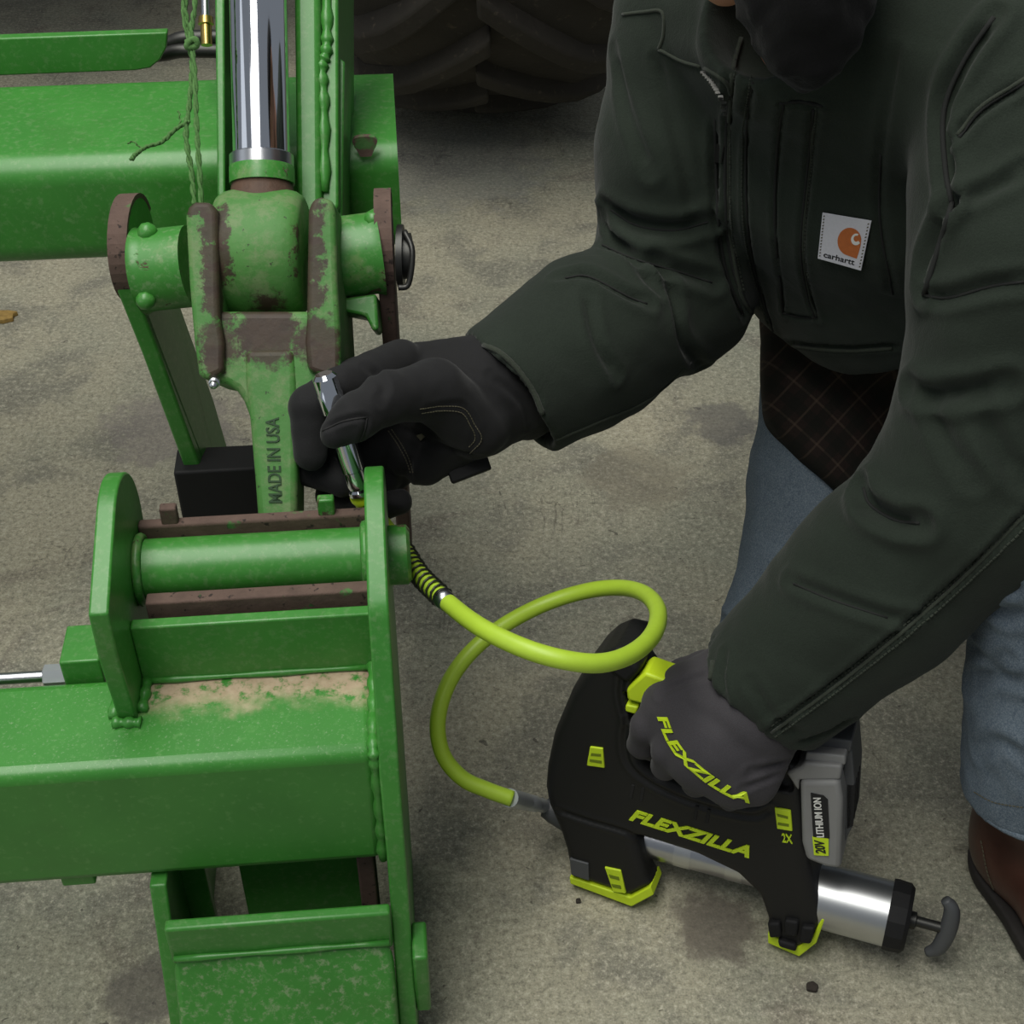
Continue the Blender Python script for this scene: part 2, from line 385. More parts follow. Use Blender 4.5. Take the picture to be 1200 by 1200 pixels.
def concrete():
    t = NT('concrete_floor')
    a = t.noise(1.6, 6, .6); b = t.noise(7, 6, .65, dist=.4); g = t.noise(60, 5, .7); f = t.noise(420, 3, .7)
    col = t.mix(t.ramp(a, .35, .65), s2l((140, 142, 126)), s2l((168, 162, 140)))
    col = t.mix(t.ramp(b, .46, .64, 0, .75), col, s2l((118, 117, 106)))
    col = t.mix(t.ramp(t.noise(4.5, 7, .72, dist=.8), .54, .68, 0, .65), col, s2l((112, 104, 94)))
    col = t.mix(t.ramp(g, .50, .68, 0, .28), col, s2l((116, 112, 100)))
    h2 = t.noise(150, 5, .75); col = t.mix(t.ramp(h2, .50, .64, 0, .55), col, s2l((92, 90, 78))); col = t.mix(t.ramp(h2, .48, .36, 0, .5), col, s2l((206, 200, 180)))
    col = t.mix(t.ramp(g, .46, .32, 0, .35), col, s2l((190, 184, 166)))
    col = t.mix(t.ramp(f, .52, .7, 0, .55), col, s2l((92, 88, 78)))
    col = t.mix(t.ramp(f, .46, .3, 0, .4), col, s2l((205, 198, 180)))
    col = t.mix(t.ramp(t.noise(70, 3, .6, dist=.8), .68, .73, 0, .75), col, s2l((72, 68, 62)))
    # short scratches and hairline cracks
    for sc, k in (((1, .16, 1), 26), ((.2, 1, 1), 21)):
        v = t.noise(k, 3, .5, t.scale(sc), 1.5); ln = t.math('ABSOLUTE', t.math('SUBTRACT', v, .5))
        m = t.math('MULTIPLY', t.ramp(ln, .009, .002), t.ramp(t.noise(5, 2), .58, .64)); col = t.mix(t.math('MULTIPLY', m, .5), col, s2l((70, 66, 58)))
    # oil stains, and a broad faint blue-grey patch in front of the tyre
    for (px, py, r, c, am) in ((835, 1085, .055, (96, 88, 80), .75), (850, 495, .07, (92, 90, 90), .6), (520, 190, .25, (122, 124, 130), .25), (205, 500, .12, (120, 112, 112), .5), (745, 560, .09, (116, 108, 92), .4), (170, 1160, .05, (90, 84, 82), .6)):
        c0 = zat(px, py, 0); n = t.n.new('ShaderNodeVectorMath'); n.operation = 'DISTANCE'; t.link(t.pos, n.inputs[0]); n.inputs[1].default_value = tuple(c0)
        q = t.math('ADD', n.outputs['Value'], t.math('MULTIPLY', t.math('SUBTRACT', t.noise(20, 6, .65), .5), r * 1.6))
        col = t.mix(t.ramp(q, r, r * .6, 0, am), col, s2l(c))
    t.bump(t.math('ADD', g, t.math('MULTIPLY', f, .6)), .35, .0015)
    return t.fin(col, .78, 0, .3)
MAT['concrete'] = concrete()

# ------------------------------------------------------------------ lettering helper
def text_mesh(s, size, shear=0., extrude=.0004, bold=0.):
    c = bpy.data.curves.new('lettering', 'FONT'); c.body = s; c.size = size; c.shear = shear; c.extrude = extrude; c.offset = bold; c.align_x = 'LEFT'; c.resolution_u = 4
    o = bpy.data.objects.new('lettering', c); COL.objects.link(o); bpy.context.view_layer.update()
    me = o.evaluated_get(bpy.context.evaluated_depsgraph_get()).to_mesh()
    V = np.array([v.co for v in me.vertices]); Fc = [list(p.vertices) for p in me.polygons]
    o.evaluated_get(bpy.context.evaluated_depsgraph_get()).to_mesh_clear(); bpy.data.objects.remove(o); bpy.data.curves.remove(c)
    return V, Fc
def fit_text(s, shear=0., bold=0.):
    """unit text: x 0..1, y 0..1, z 0..1"""
    V, Fc = text_mesh(s, 1, shear, .05, bold); V = V - V.min(0); V = V / np.maximum(V.max(0), 1e-9); return V, Fc

# ================================================================== SETTING
fl = MB(); fl.prism([(-4, -2, -.08), (4, -2, -.08), (4, 8, -.08), (-4, 8, -.08)], (0, 0, .08))
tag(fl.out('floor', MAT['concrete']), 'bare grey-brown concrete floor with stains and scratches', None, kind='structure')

# ================================================================== GREEN IMPLEMENT (front toolbar frame)
tb = thing('implement_toolbar', M(-.15, .84, 0), 'green painted steel toolbar frame with two upright end plates and a cross tube, in front', 'machine frame')
UL0, UL1, UR0, UR1 = -.266, -.250, -.0445, -.0275
MB().boxm(-1.3, UR0, .783, .892, .235, .385).out('toolbar', MAT['toolbar'], tb, bevel=.012)
def vw_plate(name, prof, u0, u1, mat, parent, bevel=.002):
    return MB().prism([M(u0, v, w) for v, w in prof], UX * (u1 - u0)).out(name, mat, parent, bevel=bevel)
def arc(cx, cy, r, a0, a1, n=10): return [(cx + r * math.cos(math.radians(a)), cy + r * math.sin(math.radians(a))) for a in np.linspace(a0, a1, n)]
vw_plate('end_plate', [(.838, .384), (.828, .47), (.832, .517)] + arc(.945, .488, .066, 108, -15, 14) + [(1.0, .384)], UL0, UL1, MAT['green'], tb)
vw_plate('end_plate', [(.70, 0.0), (.752, .2), (.766, .25), (.770, .37), (.79, .40), (.822, .50), (.832, .515)] + arc(.945, .482, .064, 108, -15, 14) + [(1.0, .3), (.95, 0)], UR0, UR1, MAT['green'], tb)
MB().boxm(UL1, UR0, .880, .892, .385, .453).out('cross_plate', MAT['green'], tb, bevel=.002)
MB().lathe(M(UL1, .95, .457), M(UR0, .95, .457), [(0, .0272), (UR0 - UL1, .0272)], 40).out('cross_tube', MAT['green'], tb, smooth=True, sharp=40)
MB().lathe(M(UL0 - .013, .95, .457), M(UL0, .95, .457), [(0, .024), (.002, .027), (.013, .027)], 32).out('tube_end', MAT['green'], tb, smooth=True, sharp=40)
MB().lathe(M(UR1, .95, .457), M(UR1 + .1, .95, .457), [(0, .027), (.016, .027), (.019, .023)], 32).out('tube_end', MAT['green_worn'], tb, smooth=True, sharp=40)
for u, r in ((UL1, 1), (UR0 - .007, 1)):                                   # weld rings where the tube meets the plates
    mb = MB(); mb.tube([M(u + .0035, .95 + .029 * math.cos(a), .457 + .029 * math.sin(a)) for a in np.linspace(0, 2 * math.pi, 30)], .0042, 8); mb.out('weld_bead', MAT['green_worn'], tb, smooth=True)
def weld(pts, r, parent, mat='green'):
    P = spline(pts, 8); rr = [r * (1 + .25 * math.sin(i * 1.7)) for i in range(len(P))]
    return MB().tube(P, rr, 8).out('weld_bead', MAT[mat], parent, smooth=True)
weld([M(UR0 - .003, .885, .39), M(UR0 - .003, .84, .387), M(UR0 - .004, .79, .386), M(UR0 - .003, .781, .37), M(UR0 - .003, .781, .30), M(UR0 - .004, .782, .24)], .005, tb)
weld([M(UL1 + .003, .845, .387), M(UL1 + .004, .88, .387)], .005, tb)
weld([M(UL0 - .004, .84, .387), M(UL0 - .004, .9, .387)], .005, tb)
weld([M(UL1 - .02, .834, .387), M(UL1 + .004, .832, .387)], .005, tb)
weld([M(UL1 + .004, .880, .388), M(UR0 - .004, .880, .388)], .003, tb)
# rusted bars seen behind the tube and behind the cross plate
MB().boxm(UL1, UR0, .9785, .990, .462, .483).out('rusted_bar', MAT['rust'], tb, bevel=.003)
MB().boxm(UL1 + .012, UR0, .9, .914, .43, .462).out('rusted_bar', MAT['rust'], tb, bevel=.002)
for px, m in ((197, 'rust'), (382, 'green_rusty')):
    u, w = mvu(px, 592, .99); MB().boxm(u - .007, u + .008, .980, .990, .481, .500).out('stop_lug', MAT[m], tb, bevel=.002)
# nut block and threaded bolt behind the toolbar, far end
u0, w0 = mvu(70, 770, .9); u1, _ = mvu(118, 770, .9)
MB().boxm(u0, u1, .893, .94, .33, w0).out('bolt_block', MAT['green'], tb, bevel=.002)
uc, wc = mvu(60, 792, .91)
MB().lathe(M(uc - .2, .91, wc), M(uc, .91, wc), [(0, .0055), (.2, .0055)], 16).out('bolt', MAT['steel'], tb, smooth=True, sharp=40)
MB().lathe(M(uc - .006, .91, wc), M(u0, .91, wc), [(0, .0095), (.001, .0105), (u0 - uc + .006, .0105)], 6).out('hex_nut', MAT['zinc'], tb)
u0, w0 = mvu(76, 1030, .80); u1, _ = mvu(116, 1030, .80); u2, _ = mvu(168, 1030, .80)
MB().boxm(u0, u1, .79, .85, .222, .236).out('clamp_plate', MAT['green'], tb, bevel=.002)
MB().boxm(u1, u2, .80, .86, .226, .236).out('rusted_pad', MAT['rust'], tb, bevel=.001)
# lower frame under the toolbar
ug, _ = mvu(169, 1018, .775)
vw_plate('gusset_plate', [(.775, .234), (.70, .0), (1.0, .0), (.98, .234)], ug, ug + .015, MAT['green'], tb)
ul, _ = mvu(236, 1080, .742)
MB().boxm(ug + .014, UR0, .738, .750, .165, .219).out('lower_cross_plate', MAT['green'], tb, bevel=.003)
MB().prism([M(ug + .014, v, w) for v, w in ((.738, .0), (.738, .176), (.655, .0))], UX * (UR0 - ug - .014)).out('lower_beam', MAT['green_dusty'], tb, bevel=.006)
weld([M(ug + .017, .736, .177), M(UR0 - .003, .736, .177)], .003, tb)
ub, _ = mvu(286, 1040, .83)
MB().boxm(ub, UR0 - .03, .825, .837, .0, .236).out('back_plate', MAT['green'], tb, bevel=.002)
us, _ = mvu(246, 1040, .83)
MB().boxm(ug + .014, us, .825, .837, .0, .236).out('back_plate', MAT['green'], tb, bevel=.002)
MB().boxm(UR0 - .03, UR0 - .014, .80, .83, .1, .236).out('rusted_pad', MAT['rust'], tb, bevel=.002)
MB().boxm(UR1, UR1 + .014, .725, .765, .075, .165).out('side_lug', MAT['green'], tb, bevel=.003)

# ================================================================== REAR BEAM
rb = thing('implement_rear_beam', M(-.4, 1.46, 0), 'thick green square-tube beam behind the hydraulic cylinder', 'machine frame')
rc_ = .028
prof = [(1.355 + rc_ + rc_ * math.cos(a), .655 - rc_ + rc_ * math.sin(a)) for a in np.linspace(math.pi, math.pi / 2, 8)] + [(1.57 - rc_ + rc_ * math.cos(a), .655 - rc_ + rc_ * math.sin(a)) for a in np.linspace(math.pi / 2, 0, 8)] + [(1.57 - rc_ + rc_ * math.cos(a), .533 + rc_ + rc_ * math.sin(a)) for a in np.linspace(0, -math.pi / 2, 8)] + [(1.355 + rc_ + rc_ * math.cos(a), .533 + rc_ + rc_ * math.sin(a)) for a in np.linspace(-math.pi / 2, -math.pi, 8)]
MB().prism([M(-1.9, v, w) for v, w in prof], UX * 1.9).out('beam', MAT['green'], rb, smooth=True, sharp=40)
P = [mv(x, y, 1.605) for x, y in ((-300, 66), (-300, 112), (0, 89), (158, 83), (176, 80), (188, 70), (195, 56), (196, 38), (0, 45))]
MB().prism(P, VX * .014).out('cover_plate', MAT['green'], rb, bevel=.002)
MB().boxm(-1.9, -1.2, 1.5, 1.61, .64, .67).out('cover_bracket', MAT['green'], rb)
def flat(pts, d, thick, mb=None): return (mb or MB()).prism([at(x, y, d) for x, y in pts], FWD * thick)
flat([(250, -140), (262, -140), (264, 260), (255, 260)], 1.36, .12).out('mast_plate', MAT['green'], rb, bevel=.002)
flat([(343, -140), (374, -140), (377, 300), (348, 300)], 1.375, .06).out('mast_plate', MAT['green'], rb, bevel=.006)
flat([(374, -140), (396, -140), (397, 240), (386, 260), (377, 300)], 1.385, .14).out('mast_plate', MAT['green'], rb, bevel=.003)
P = [at(382, -100, 1.385), at(383, 20, 1.385), at(382, 60, 1.383), at(377, 80, 1.383), at(379, 130, 1.383), at(380, 225, 1.383)]
weld(P, .0058, rb, 'green')
flat([(396, 66), (404, 72), (400, 320), (396, 330)], 1.40, .06).out('mast_flange', MAT['green'], rb, bevel=.003)
flat([(262, 120), (268, 120), (270, 240), (263, 240)], 1.385, .02).out('mast_rib', MAT['green'], rb, bevel=.001)
c = mv(428, 172, 1.353)
mb = MB(); th = np.linspace(0, 2 * math.pi, 18, endpoint=False)
mb.prism([M((c @ UX) + (.011 + .003 * math.sin(3 * a)) * math.cos(a), 1.353, c[2] + (.014 + .003 * math.cos(2 * a)) * math.sin(a)) for a in th], VX * .006); mb.out('rust_scab', MAT['rust'], rb)
# grey hydraulic lines and a fitting above the beam
for i, (a, b) in enumerate((((188, 52), (258, 44)), ((184, 64), (258, 62)))):
    MB().tube(spline([at(a[0] - 90, a[1] + 6, 1.66), at(*a, 1.655), at((a[0] + b[0]) / 2, (a[1] + b[1]) / 2 - 4, 1.65), at(b[0] + 60, b[1], 1.66)], 6), .0085, 10).out('hydraulic_line', MAT['darksteel'], rb, smooth=True)
MB().lathe(at(239, -60, 1.5), at(241, 20, 1.5), [(0, .0045), (.073, .0045)], 14).out('fitting_stem', MAT['steel'], rb, smooth=True, sharp=40)
MB().lathe(at(241, 20, 1.5), at(242, 44, 1.5), [(0, .0075), (.008, .0085), (.009, .006), (.03, .006)], 14).out('fitting_nut', MAT['brass'], rb, smooth=True, sharp=40)

# ================================================================== HYDRAULIC CYLINDER END
DC = 1.345; PXM = DC / FOC
hc = thing('hydraulic_cylinder', at(320, 610, 1.33), 'hydraulic cylinder with chrome rod and worn green rod end pinned in a forged clevis', 'hydraulic cylinder')
A0 = at(308, 250, DC); A1 = at(299, -160, DC); CL = np.linalg.norm(A1 - A0)
def along(y): return (250 - y) * PXM
MB().lathe(A0, A1, [(along(190), .0272), (CL, .0272)], 48).out('chrome_rod', MAT['chrome'], hc, smooth=True, sharp=40)
MB().lathe(A0, A1, [(along(216), .031), (along(198), .031), (along(196), .0305)], 40).out('rod_collar', MAT['green_worn'], hc, smooth=True, sharp=40)
MB().lathe(A0, A1, [(along(197), .0305), (along(183), .0305), (along(181.5), .029)], 40).out('rod_collar_ring', MAT['steel'], hc, smooth=True, sharp=40)
MB().lathe(A0, A1, [(along(250), .038), (along(236), .035), (along(226), .030), (along(212), .0285)], 40).out('rod_neck', MAT['grime'], hc, smooth=True)
HU = nrm(at(358, 298, DC) - at(257, 298, DC)); b0 = at(257, 298, DC); bl = np.linalg.norm(at(359, 298, DC) - b0)
MB().lathe(b0, b0 + HU, [(0, .050), (.002, .0545), (.008, .0585), (.016, .0605), (.03, .0615), (bl - .03, .0615), (bl - .016, .0605), (bl - .008, .0585), (bl - .002, .0545), (bl, .050)], 56).out('rod_eye', MAT['clevis'], hc, smooth=True, sharp=60)
flat([(217, 252), (220, 242), (228, 236), (246, 236), (254, 246), (256, 330), (257, 372), (262, 400), (262, 436), (240, 446), (232, 438), (227, 400), (221, 330)], 1.280, .12).out('clevis_ear', MAT['clevis'], hc, bevel=.005)
flat([(361, 246), (366, 233), (376, 230), (390, 234), (393, 250), (395, 330), (399, 400), (399, 436), (388, 444), (360, 434), (357, 400), (359, 372)], 1.280, .12).out('clevis_ear', MAT['clevis'], hc, bevel=.005)
flat([(228, 392), (250, 364), (366, 364), (390, 392), (398, 410), (398, 434), (389, 446), (372, 452), (360, 460), (351, 472), (346, 490), (345, 500), (294, 500), (291, 486), (285, 470), (277, 458), (264, 450), (243, 447), (233, 434)], 1.290, .09).out('clevis_bridge', MAT['clevis'], hc, bevel=.007)
flat([(286, 410), (344, 409), (347, 450), (348, 520), (348, 614), (302, 614), (298, 560), (292, 490), (287, 450)], 1.2865, .05).out('clevis_shank', MAT['clevis'], hc, bevel=.006)
MB().lathe(at(252, 446, 1.285), at(250, 452, 1.262), [(0, .005), (.012, .005), (.013, .003), (.018, .003), (.020, .0042), (.024, .0035), (.026, .001)], 12).out('grease_fitting', MAT['steel'], hc, smooth=True, sharp=40)
V, Fc = fit_text('MADE IN USA', 0, .01)
o0 = at(331, 589, 1.2865); ex = at(327, 489, 1.2865) - o0; ey = at(315, 589, 1.2865) - o0
mesh_obj('cast_lettering', o0 + V[:, :1] * ex + V[:, 1:2] * ey - V[:, 2:] * FWD * .0012, Fc, plain('dark_cast_letters', (28, 62, 26), .6), hc)
# pin bosses, pin and the two link arms it carries
MB().lathe(at(166, 318, 1.36), at(222, 312, 1.355), [(0, .042), (.004, .0395), (.012, .039), (.05, .039)], 40).out('pin_boss', MAT['green_worn'], hc, smooth=True, sharp=50)
MB().lathe(at(392, 303, 1.355), at(444, 296, 1.36), [(0, .039), (.036, .039), (.044, .042)], 40).out('pin_boss', MAT['green_worn'], hc, smooth=True, sharp=50)
def link_arm(name, x, y, d, sh, length, label, thick, rustfront, kx, mat, wide):
    B = nrm(VX + RTV * kx); c = at(x, y, d); r = .050; Dn = nrm(-WX + RTV * sh)
    t = thing(name, c + Dn * length, label, 'link arm', 'link arms on the clevis pin')
    pr = [c + B * (-math.cos(a) * r) + WX * (math.sin(a) * r) for a in np.linspace(-.25, math.pi + .25, 18)]
    body = pr + [c + B * wide + Dn * .09, c + B * (wide + .02) + Dn * length * .6, c + B * (wide + .02) + Dn * length, c + B * .01 + Dn * length, c - B * (r - .035) + Dn * length * .86, c - B * (r - .012) + Dn * .10]
    MB().prism(body, UX * thick).out('arm_plate', MAT[mat], t, bevel=.0025)
    n = 20; ang_ = np.linspace(-rustfront, math.pi * .9, n)
    q = [c + B * (-math.cos(a) * (r + .0015)) + WX * (math.sin(a) * (r + .0015)) - UX * .0004 for a in ang_]
    q2 = [c + B * (-math.cos(a) * (r - .003)) + WX * (math.sin(a) * (r - .003)) - UX * .0004 for a in ang_]
    MB().prism(q + q2[::-1], UX * (thick + .0008)).out('worn_rim', MAT['rust'], t)
    return t, c
arm1, _ = link_arm('link_arm', 145, 290, 1.38, .10, .40, 'green link arm with rusted round head on the far-left end of the pin', .0175, .75, .12, 'green', .055)
arm2, c = link_arm('link_arm', 442, 284, 1.375, .0, .42, 'dark rusted link arm with bolted pin end, running down behind the gloved fist', .0155, 1.1, .02, 'rust', .035)
flat([(397, 350), (441, 344), (444, 386), (437, 388), (428, 370), (397, 364)], 1.345, .04).out('boss_web', MAT['green_worn'], arm2, bevel=.003)
flat([(398, 372), (409, 374), (411, 470), (402, 470)], 1.42, .03).out('inner_strap', MAT['green'], arm2, bevel=.002)
for q in (at(172, 272, 1.335), at(170, 352, 1.335), at(437, 258, 1.335)):
    MB().lathe(q - UX * .008, q + UX * .01, [(0, .004), (.004, .0085), (.010, .0095), (.016, .006), (.018, .002)], 12).out('weld_bead', MAT['green'], arm1 if q[0] < -.25 else arm2, smooth=True)
MB().box(at(263, 570, 1.56), UX, VX, WX, .048, .022, .040).out('arm_spacer', MAT['black_rubber'], arm1, bevel=.003)
c = at(466, 300, 1.36)
MB().lathe(c, c + HU, [(0, .030), (.006, .030), (.006, .022), (.013, .022), (.014, .018)], 24).out('pin_nut', MAT['darksteel'], arm2, smooth=True, sharp=40)
MB().tube(spline([c + HU * .008 - FWD * .02 + UPV * .02, c + HU * .016 - FWD * .026, c + HU * .012 - FWD * .02 - UPV * .03, c + HU * .002 - FWD * .02 - UPV * .034], 6), .0028, 8).out('cotter_pin', MAT['darksteel'], arm2, smooth=True)

# ================================================================== TWINE
tw = thing('baling_twine', at(230, 230, 1.33), 'frayed green twine hanging in front of the rear beam', 'twine')
def strand(pts, r, d, seed, ply=2):
    rr = random.Random(seed); P = spline([at(x, y, d) for x, y in pts], 14); mb = MB()
    for k in range(ply):
        q = [p + (RTV * math.cos(i * .55 + k * 6.28 / ply) + FWD * math.sin(i * .55 + k * 6.28 / ply)) * r * .75 + RTV * rr.uniform(-.0004, .0004) for i, p in enumerate(P)]
        mb.tube(q, r, 6)
    mb.out('strand', MAT['twine'], tw, smooth=True)
MAT['twine'] = plain('green_twine', (76, 116, 60), .9, var=.25, sc=400)
strand([(219, -40), (217, 10), (222, 45), (225, 80), (222, 120), (218, 160), (224, 200), (228, 240)], .0017, 1.335, 1)
strand([(229, -40), (228, 8), (224, 40), (228, 85), (230, 140), (233, 190), (236, 244)], .0017, 1.33, 2)
strand([(214, -40), (215, 20), (221, 50)], .0012, 1.333, 3)
strand([(221, 142), (205, 152), (190, 166), (172, 172), (160, 180), (154, 187)], .0016, 1.334, 4)
strand([(166, 174), (156, 166), (150, 168)], .0008, 1.334, 5, 1)
strand([(210, 150), (211, 140), (209, 130)], .0008, 1.334, 6, 1)
MB().tube(spline([at(218, 50, 1.33), at(229, 46, 1.327), at(230, 54, 1.33), at(219, 55, 1.327), at(222, 47, 1.325)], 6), .003, 8).out('knot', MAT['twine'], tw, smooth=True)

# ================================================================== TRACTOR TYRE on the floor behind
ty = thing('tractor_wheel', (-.07, 3.12, 0), 'big dirty black tractor tyre standing on the floor at the back', 'tyre')
TR = .78; TC = np.array([-.06, 3.06, TR]); TA = nrm([1, .05, 0]); HW = .265
prof = [(-HW, TR * .60), (-HW - .03, TR * .72), (-HW - .02, TR * .84), (-HW + .02, TR * .90), (-HW + .1, TR * .945), (0, TR * .96), (HW - .1, TR * .945), (HW - .02, TR * .90), (HW + .02, TR * .84), (HW + .03, TR * .72), (HW, TR * .60), (0, TR * .58), (-HW, TR * .60)]
MB().lathe(TC, TC + TA, prof, 72, caps=False).out('carcass', MAT['tyre'], ty, smooth=True, sharp=50)
for side in (-1, 1):
    MB().lathe(TC + TA * side * (HW + .028), TC + TA * side, [(0, TR * .66), (.012, TR * .655), (.012, TR * .63), (0, TR * .62)], 64, caps=False).out('rim_bead', MAT['tyre'], ty, smooth=True)
MB().lathe(TC - TA * .03, TC + TA * .03, [(0, TR * .2), (.0, TR * .62), (.02, TR * .62), (.02, TR * .3), (.06, TR * .2)], 48).out('rim_disc', MAT['darksteel'], ty, smooth=True, sharp=40)
MB().lathe(TC - TA * .03, TC - TA * 2, [(0, .14), (.05, .16), (.5, .13), (.9, .17), (1.9, .17)], 32).out('unseen_axle_housing', MAT['darksteel'], ty, smooth=True, sharp=40)  # unseen axle, added to keep overhead light off the back floor
MB().prism([(-2.3, 2.8, .62), (-.75, 2.8, .62), (-.75, 4.4, .62), (-2.3, 4.4, .62)], (0, 0, .7)).out('unseen_gear_housing', MAT['darksteel'], ty, bevel=.08)  # unseen tractor body above the view, added to shade floor and tyre
E2 = np.array([0, 1, 0]); NL = 22
def tread_pt(x, ang, r):
    rr = np.interp(abs(x), [0, HW - .1, HW - .02, HW + .02], [.96, .945, .90, .84]) * TR + r
    return TC + TA * x + (np.array([0, -math.cos(ang), 0]) + np.array([0, 0, -1]) * math.sin(ang)) * rr
lug0 = {}
for k in range(NL):
    for side in (-1, 1):
        if side in lug0:
            o = lug0[side].copy(); COL.objects.link(o); o.parent = ty
            a = 2 * math.pi * k / NL; R_ = Matrix.Rotation(a, 4, Vector(TA)); T = Matrix.Translation(Vector(TC) - ty.location)
            o.matrix_local = T @ R_ @ T.inverted() @ lug0[side].matrix_local
            continue
        mb = MB(); n = 6; low = []; up = []
        for i in range(n + 1):
            x = side * (-.015 + (HW + .03) * i / n); a = .9 + (0.0 if side < 0 else math.pi / NL) + .42 * (i / n); wd = .035 + .012 * i / n
            low.append((tread_pt(x, a - wd - .012, -.012), tread_pt(x, a + wd + .012, -.012))); up.append((tread_pt(x, a - wd, .034), tread_pt(x, a + wd, .034)))
        vs = []; fs = []
        for l, u in zip(low, up): vs += [l[0], u[0], u[1], l[1]]
        for i in range(n):
            for j in range(3): fs.append([i * 4 + j, i * 4 + j + 1, i * 4 + 5 + j, i * 4 + 4 + j])
            fs.append([i * 4 + 3, i * 4, i * 4 + 4, i * 4 + 7])
        fs += [[0, 1, 2, 3], [n * 4 + 3, n * 4 + 2, n * 4 + 1, n * 4]]
        lug0[side] = mb.add(vs, fs).out('tread_lug', MAT['tyre'], ty, bevel=.008)

# ================================================================== small debris on the floor
def debris(name, px, py, pts, h, mat, label, cat, group=None):
    c = zat(px, py, 0); mb = MB(); mb.prism([c + np.array([x, y, 0]) for x, y in pts], (0, 0, h)); o = mb.out(name, mat, None, bevel=.0015, loc=c); return tag(o, label, cat, group)
MAT['wood'] = plain('wood_chip', (150, 122, 66), .8, var=.25, sc=150)
debris('wood_chip', 6, 374, [(-.03, -.012), (.0, -.016), (.017, -.008), (.014, .006), (.020, .012), (.002, .016), (-.03, .014)], .009, MAT['wood'], 'small tan wood chip lying on the floor below the rear beam', 'wood chip')

# ================================================================== GREASE GUN (own plane: a along its length, b up its side, n away through its thickness)
GT = .074; TAU = math.radians(12); Z0 = .038 * math.sin(TAU)
g0 = zat(740, 1062, Z0); g1 = zat(935, 1124, Z0); GA = nrm(g1 - g0)
HD = nrm(np.array([-GA[1], GA[0], 0])); HD = HD if HD[1] > 0 else -HD
GB = math.cos(TAU) * WX + math.sin(TAU) * HD; GN = math.cos(TAU) * HD - math.sin(TAU) * WX
def g2(px, py, n=0.):
    r = ray(px, py); p = CAMP + r * ((g0 + GN * n - CAMP) @ GN / (r @ GN)) - g0; return p @ GA, p @ GB
def g3(a, b, n): return g0 + GA * a + GB * b + GN * n
def gp(px, py, n=0.): a, b = g2(px, py, n); return g3(a, b, n)
def poly_sdf(X, Y, pts):
    pts = np.array(pts); d = np.full(X.shape, 1e9); sgn = np.ones(X.shape)
    n = len(pts)
    for i in range(n):
        ax, ay = pts[i]; bx, by = pts[i - 1]; ex, ey = bx - ax, by - ay; wx, wy = X - ax, Y - ay
        h = np.clip((wx * ex + wy * ey) / (ex * ex + ey * ey + 1e-12), 0, 1); d = np.minimum(d, (wx - ex * h) ** 2 + (wy - ey * h) ** 2)
        c1 = Y >= ay; c2 = Y < by; c3 = ex * wy > ey * wx; f = (c1 & c2 & c3) | (~c1 & ~c2 & ~c3); sgn = np.where(f, -sgn, sgn)
    return sgn * np.sqrt(d)
gun = thing('grease_gun', g3(.1, 0, .03), 'black cordless grease gun with lime accents held upright on the floor', 'grease gun')
OUT = [(703, 770), (720, 763), (741, 768), (752, 783), (744, 802), (760, 824), (800, 838), (860, 862), (915, 890), (936, 902), (944, 960), (947, 1015), (953, 1040), (962, 1083), (952, 1104), (934, 1115), (903, 1100), (898, 1078), (889, 1052), (863, 1027), (815, 1004), (743, 981), (750, 1000), (758, 1032), (763, 1040), (738, 1053), (667, 1029), (662, 1000), (654, 975), (641, 945), (637, 925), (639, 900), (647, 862), (668, 812), (690, 782)]
HOLE = [(753, 850), (746, 866), (750, 892), (768, 908), (815, 928), (878, 943), (897, 938), (899, 918), (885, 905), (835, 884), (785, 858)]
HANDLE = [(735, 815), (760, 822), (800, 838), (860, 862), (915, 890), (925, 925), (890, 918), (835, 890), (785, 864), (745, 856)]
OUT2 = [g2(*p) for p in OUT]; HOLE2 = [g2(*p) for p in HOLE]; HAN2 = [g2(*p) for p in HANDLE]
FOOTR = [g2(*p) for p in ((897, 1066), (964, 1078), (953, 1108), (934, 1118), (901, 1102))]
def gun_sdf(P):
    q = P - g0; a, b, n = q @ GA, q @ GB, q @ GN
    d2 = smax(poly_sdf(a, b, OUT2), -poly_sdf(a, b, HOLE2), .006)
    dh = poly_sdf(a, b, HAN2)
    t = GT / 2
    half = t - .004 * np.clip(-dh / .02, 0, 1) * 0 - .012 * np.clip(1 + dh * -60, 0, 1) * (dh < .004)
    fz = np.clip((.075 - b) / .03, 0, 1); fz = fz * fz * (3 - 2 * fz); tk = half * (1 - fz) + .019 * fz; tc = t * (1 - fz) + .019 * fz
    w = np.abs(n - tc) - tk
    r = .011
    x = d2 + r; y = w + r
    d = np.minimum(np.maximum(x, y), 0) + np.sqrt(np.maximum(x, 0) ** 2 + np.maximum(y, 0) ** 2) - r
    # recessed panel step along the belly and around the head
    return d
L2 = np.array([gp(x, y, n) for x, y in OUT for n in (0, GT)])
V, Q = surf(gun_sdf, L2.min(0) - .012, L2.max(0) + .012, .0022)
V = relax(V, Q, 2, .5); GS = Skin(V, Q)
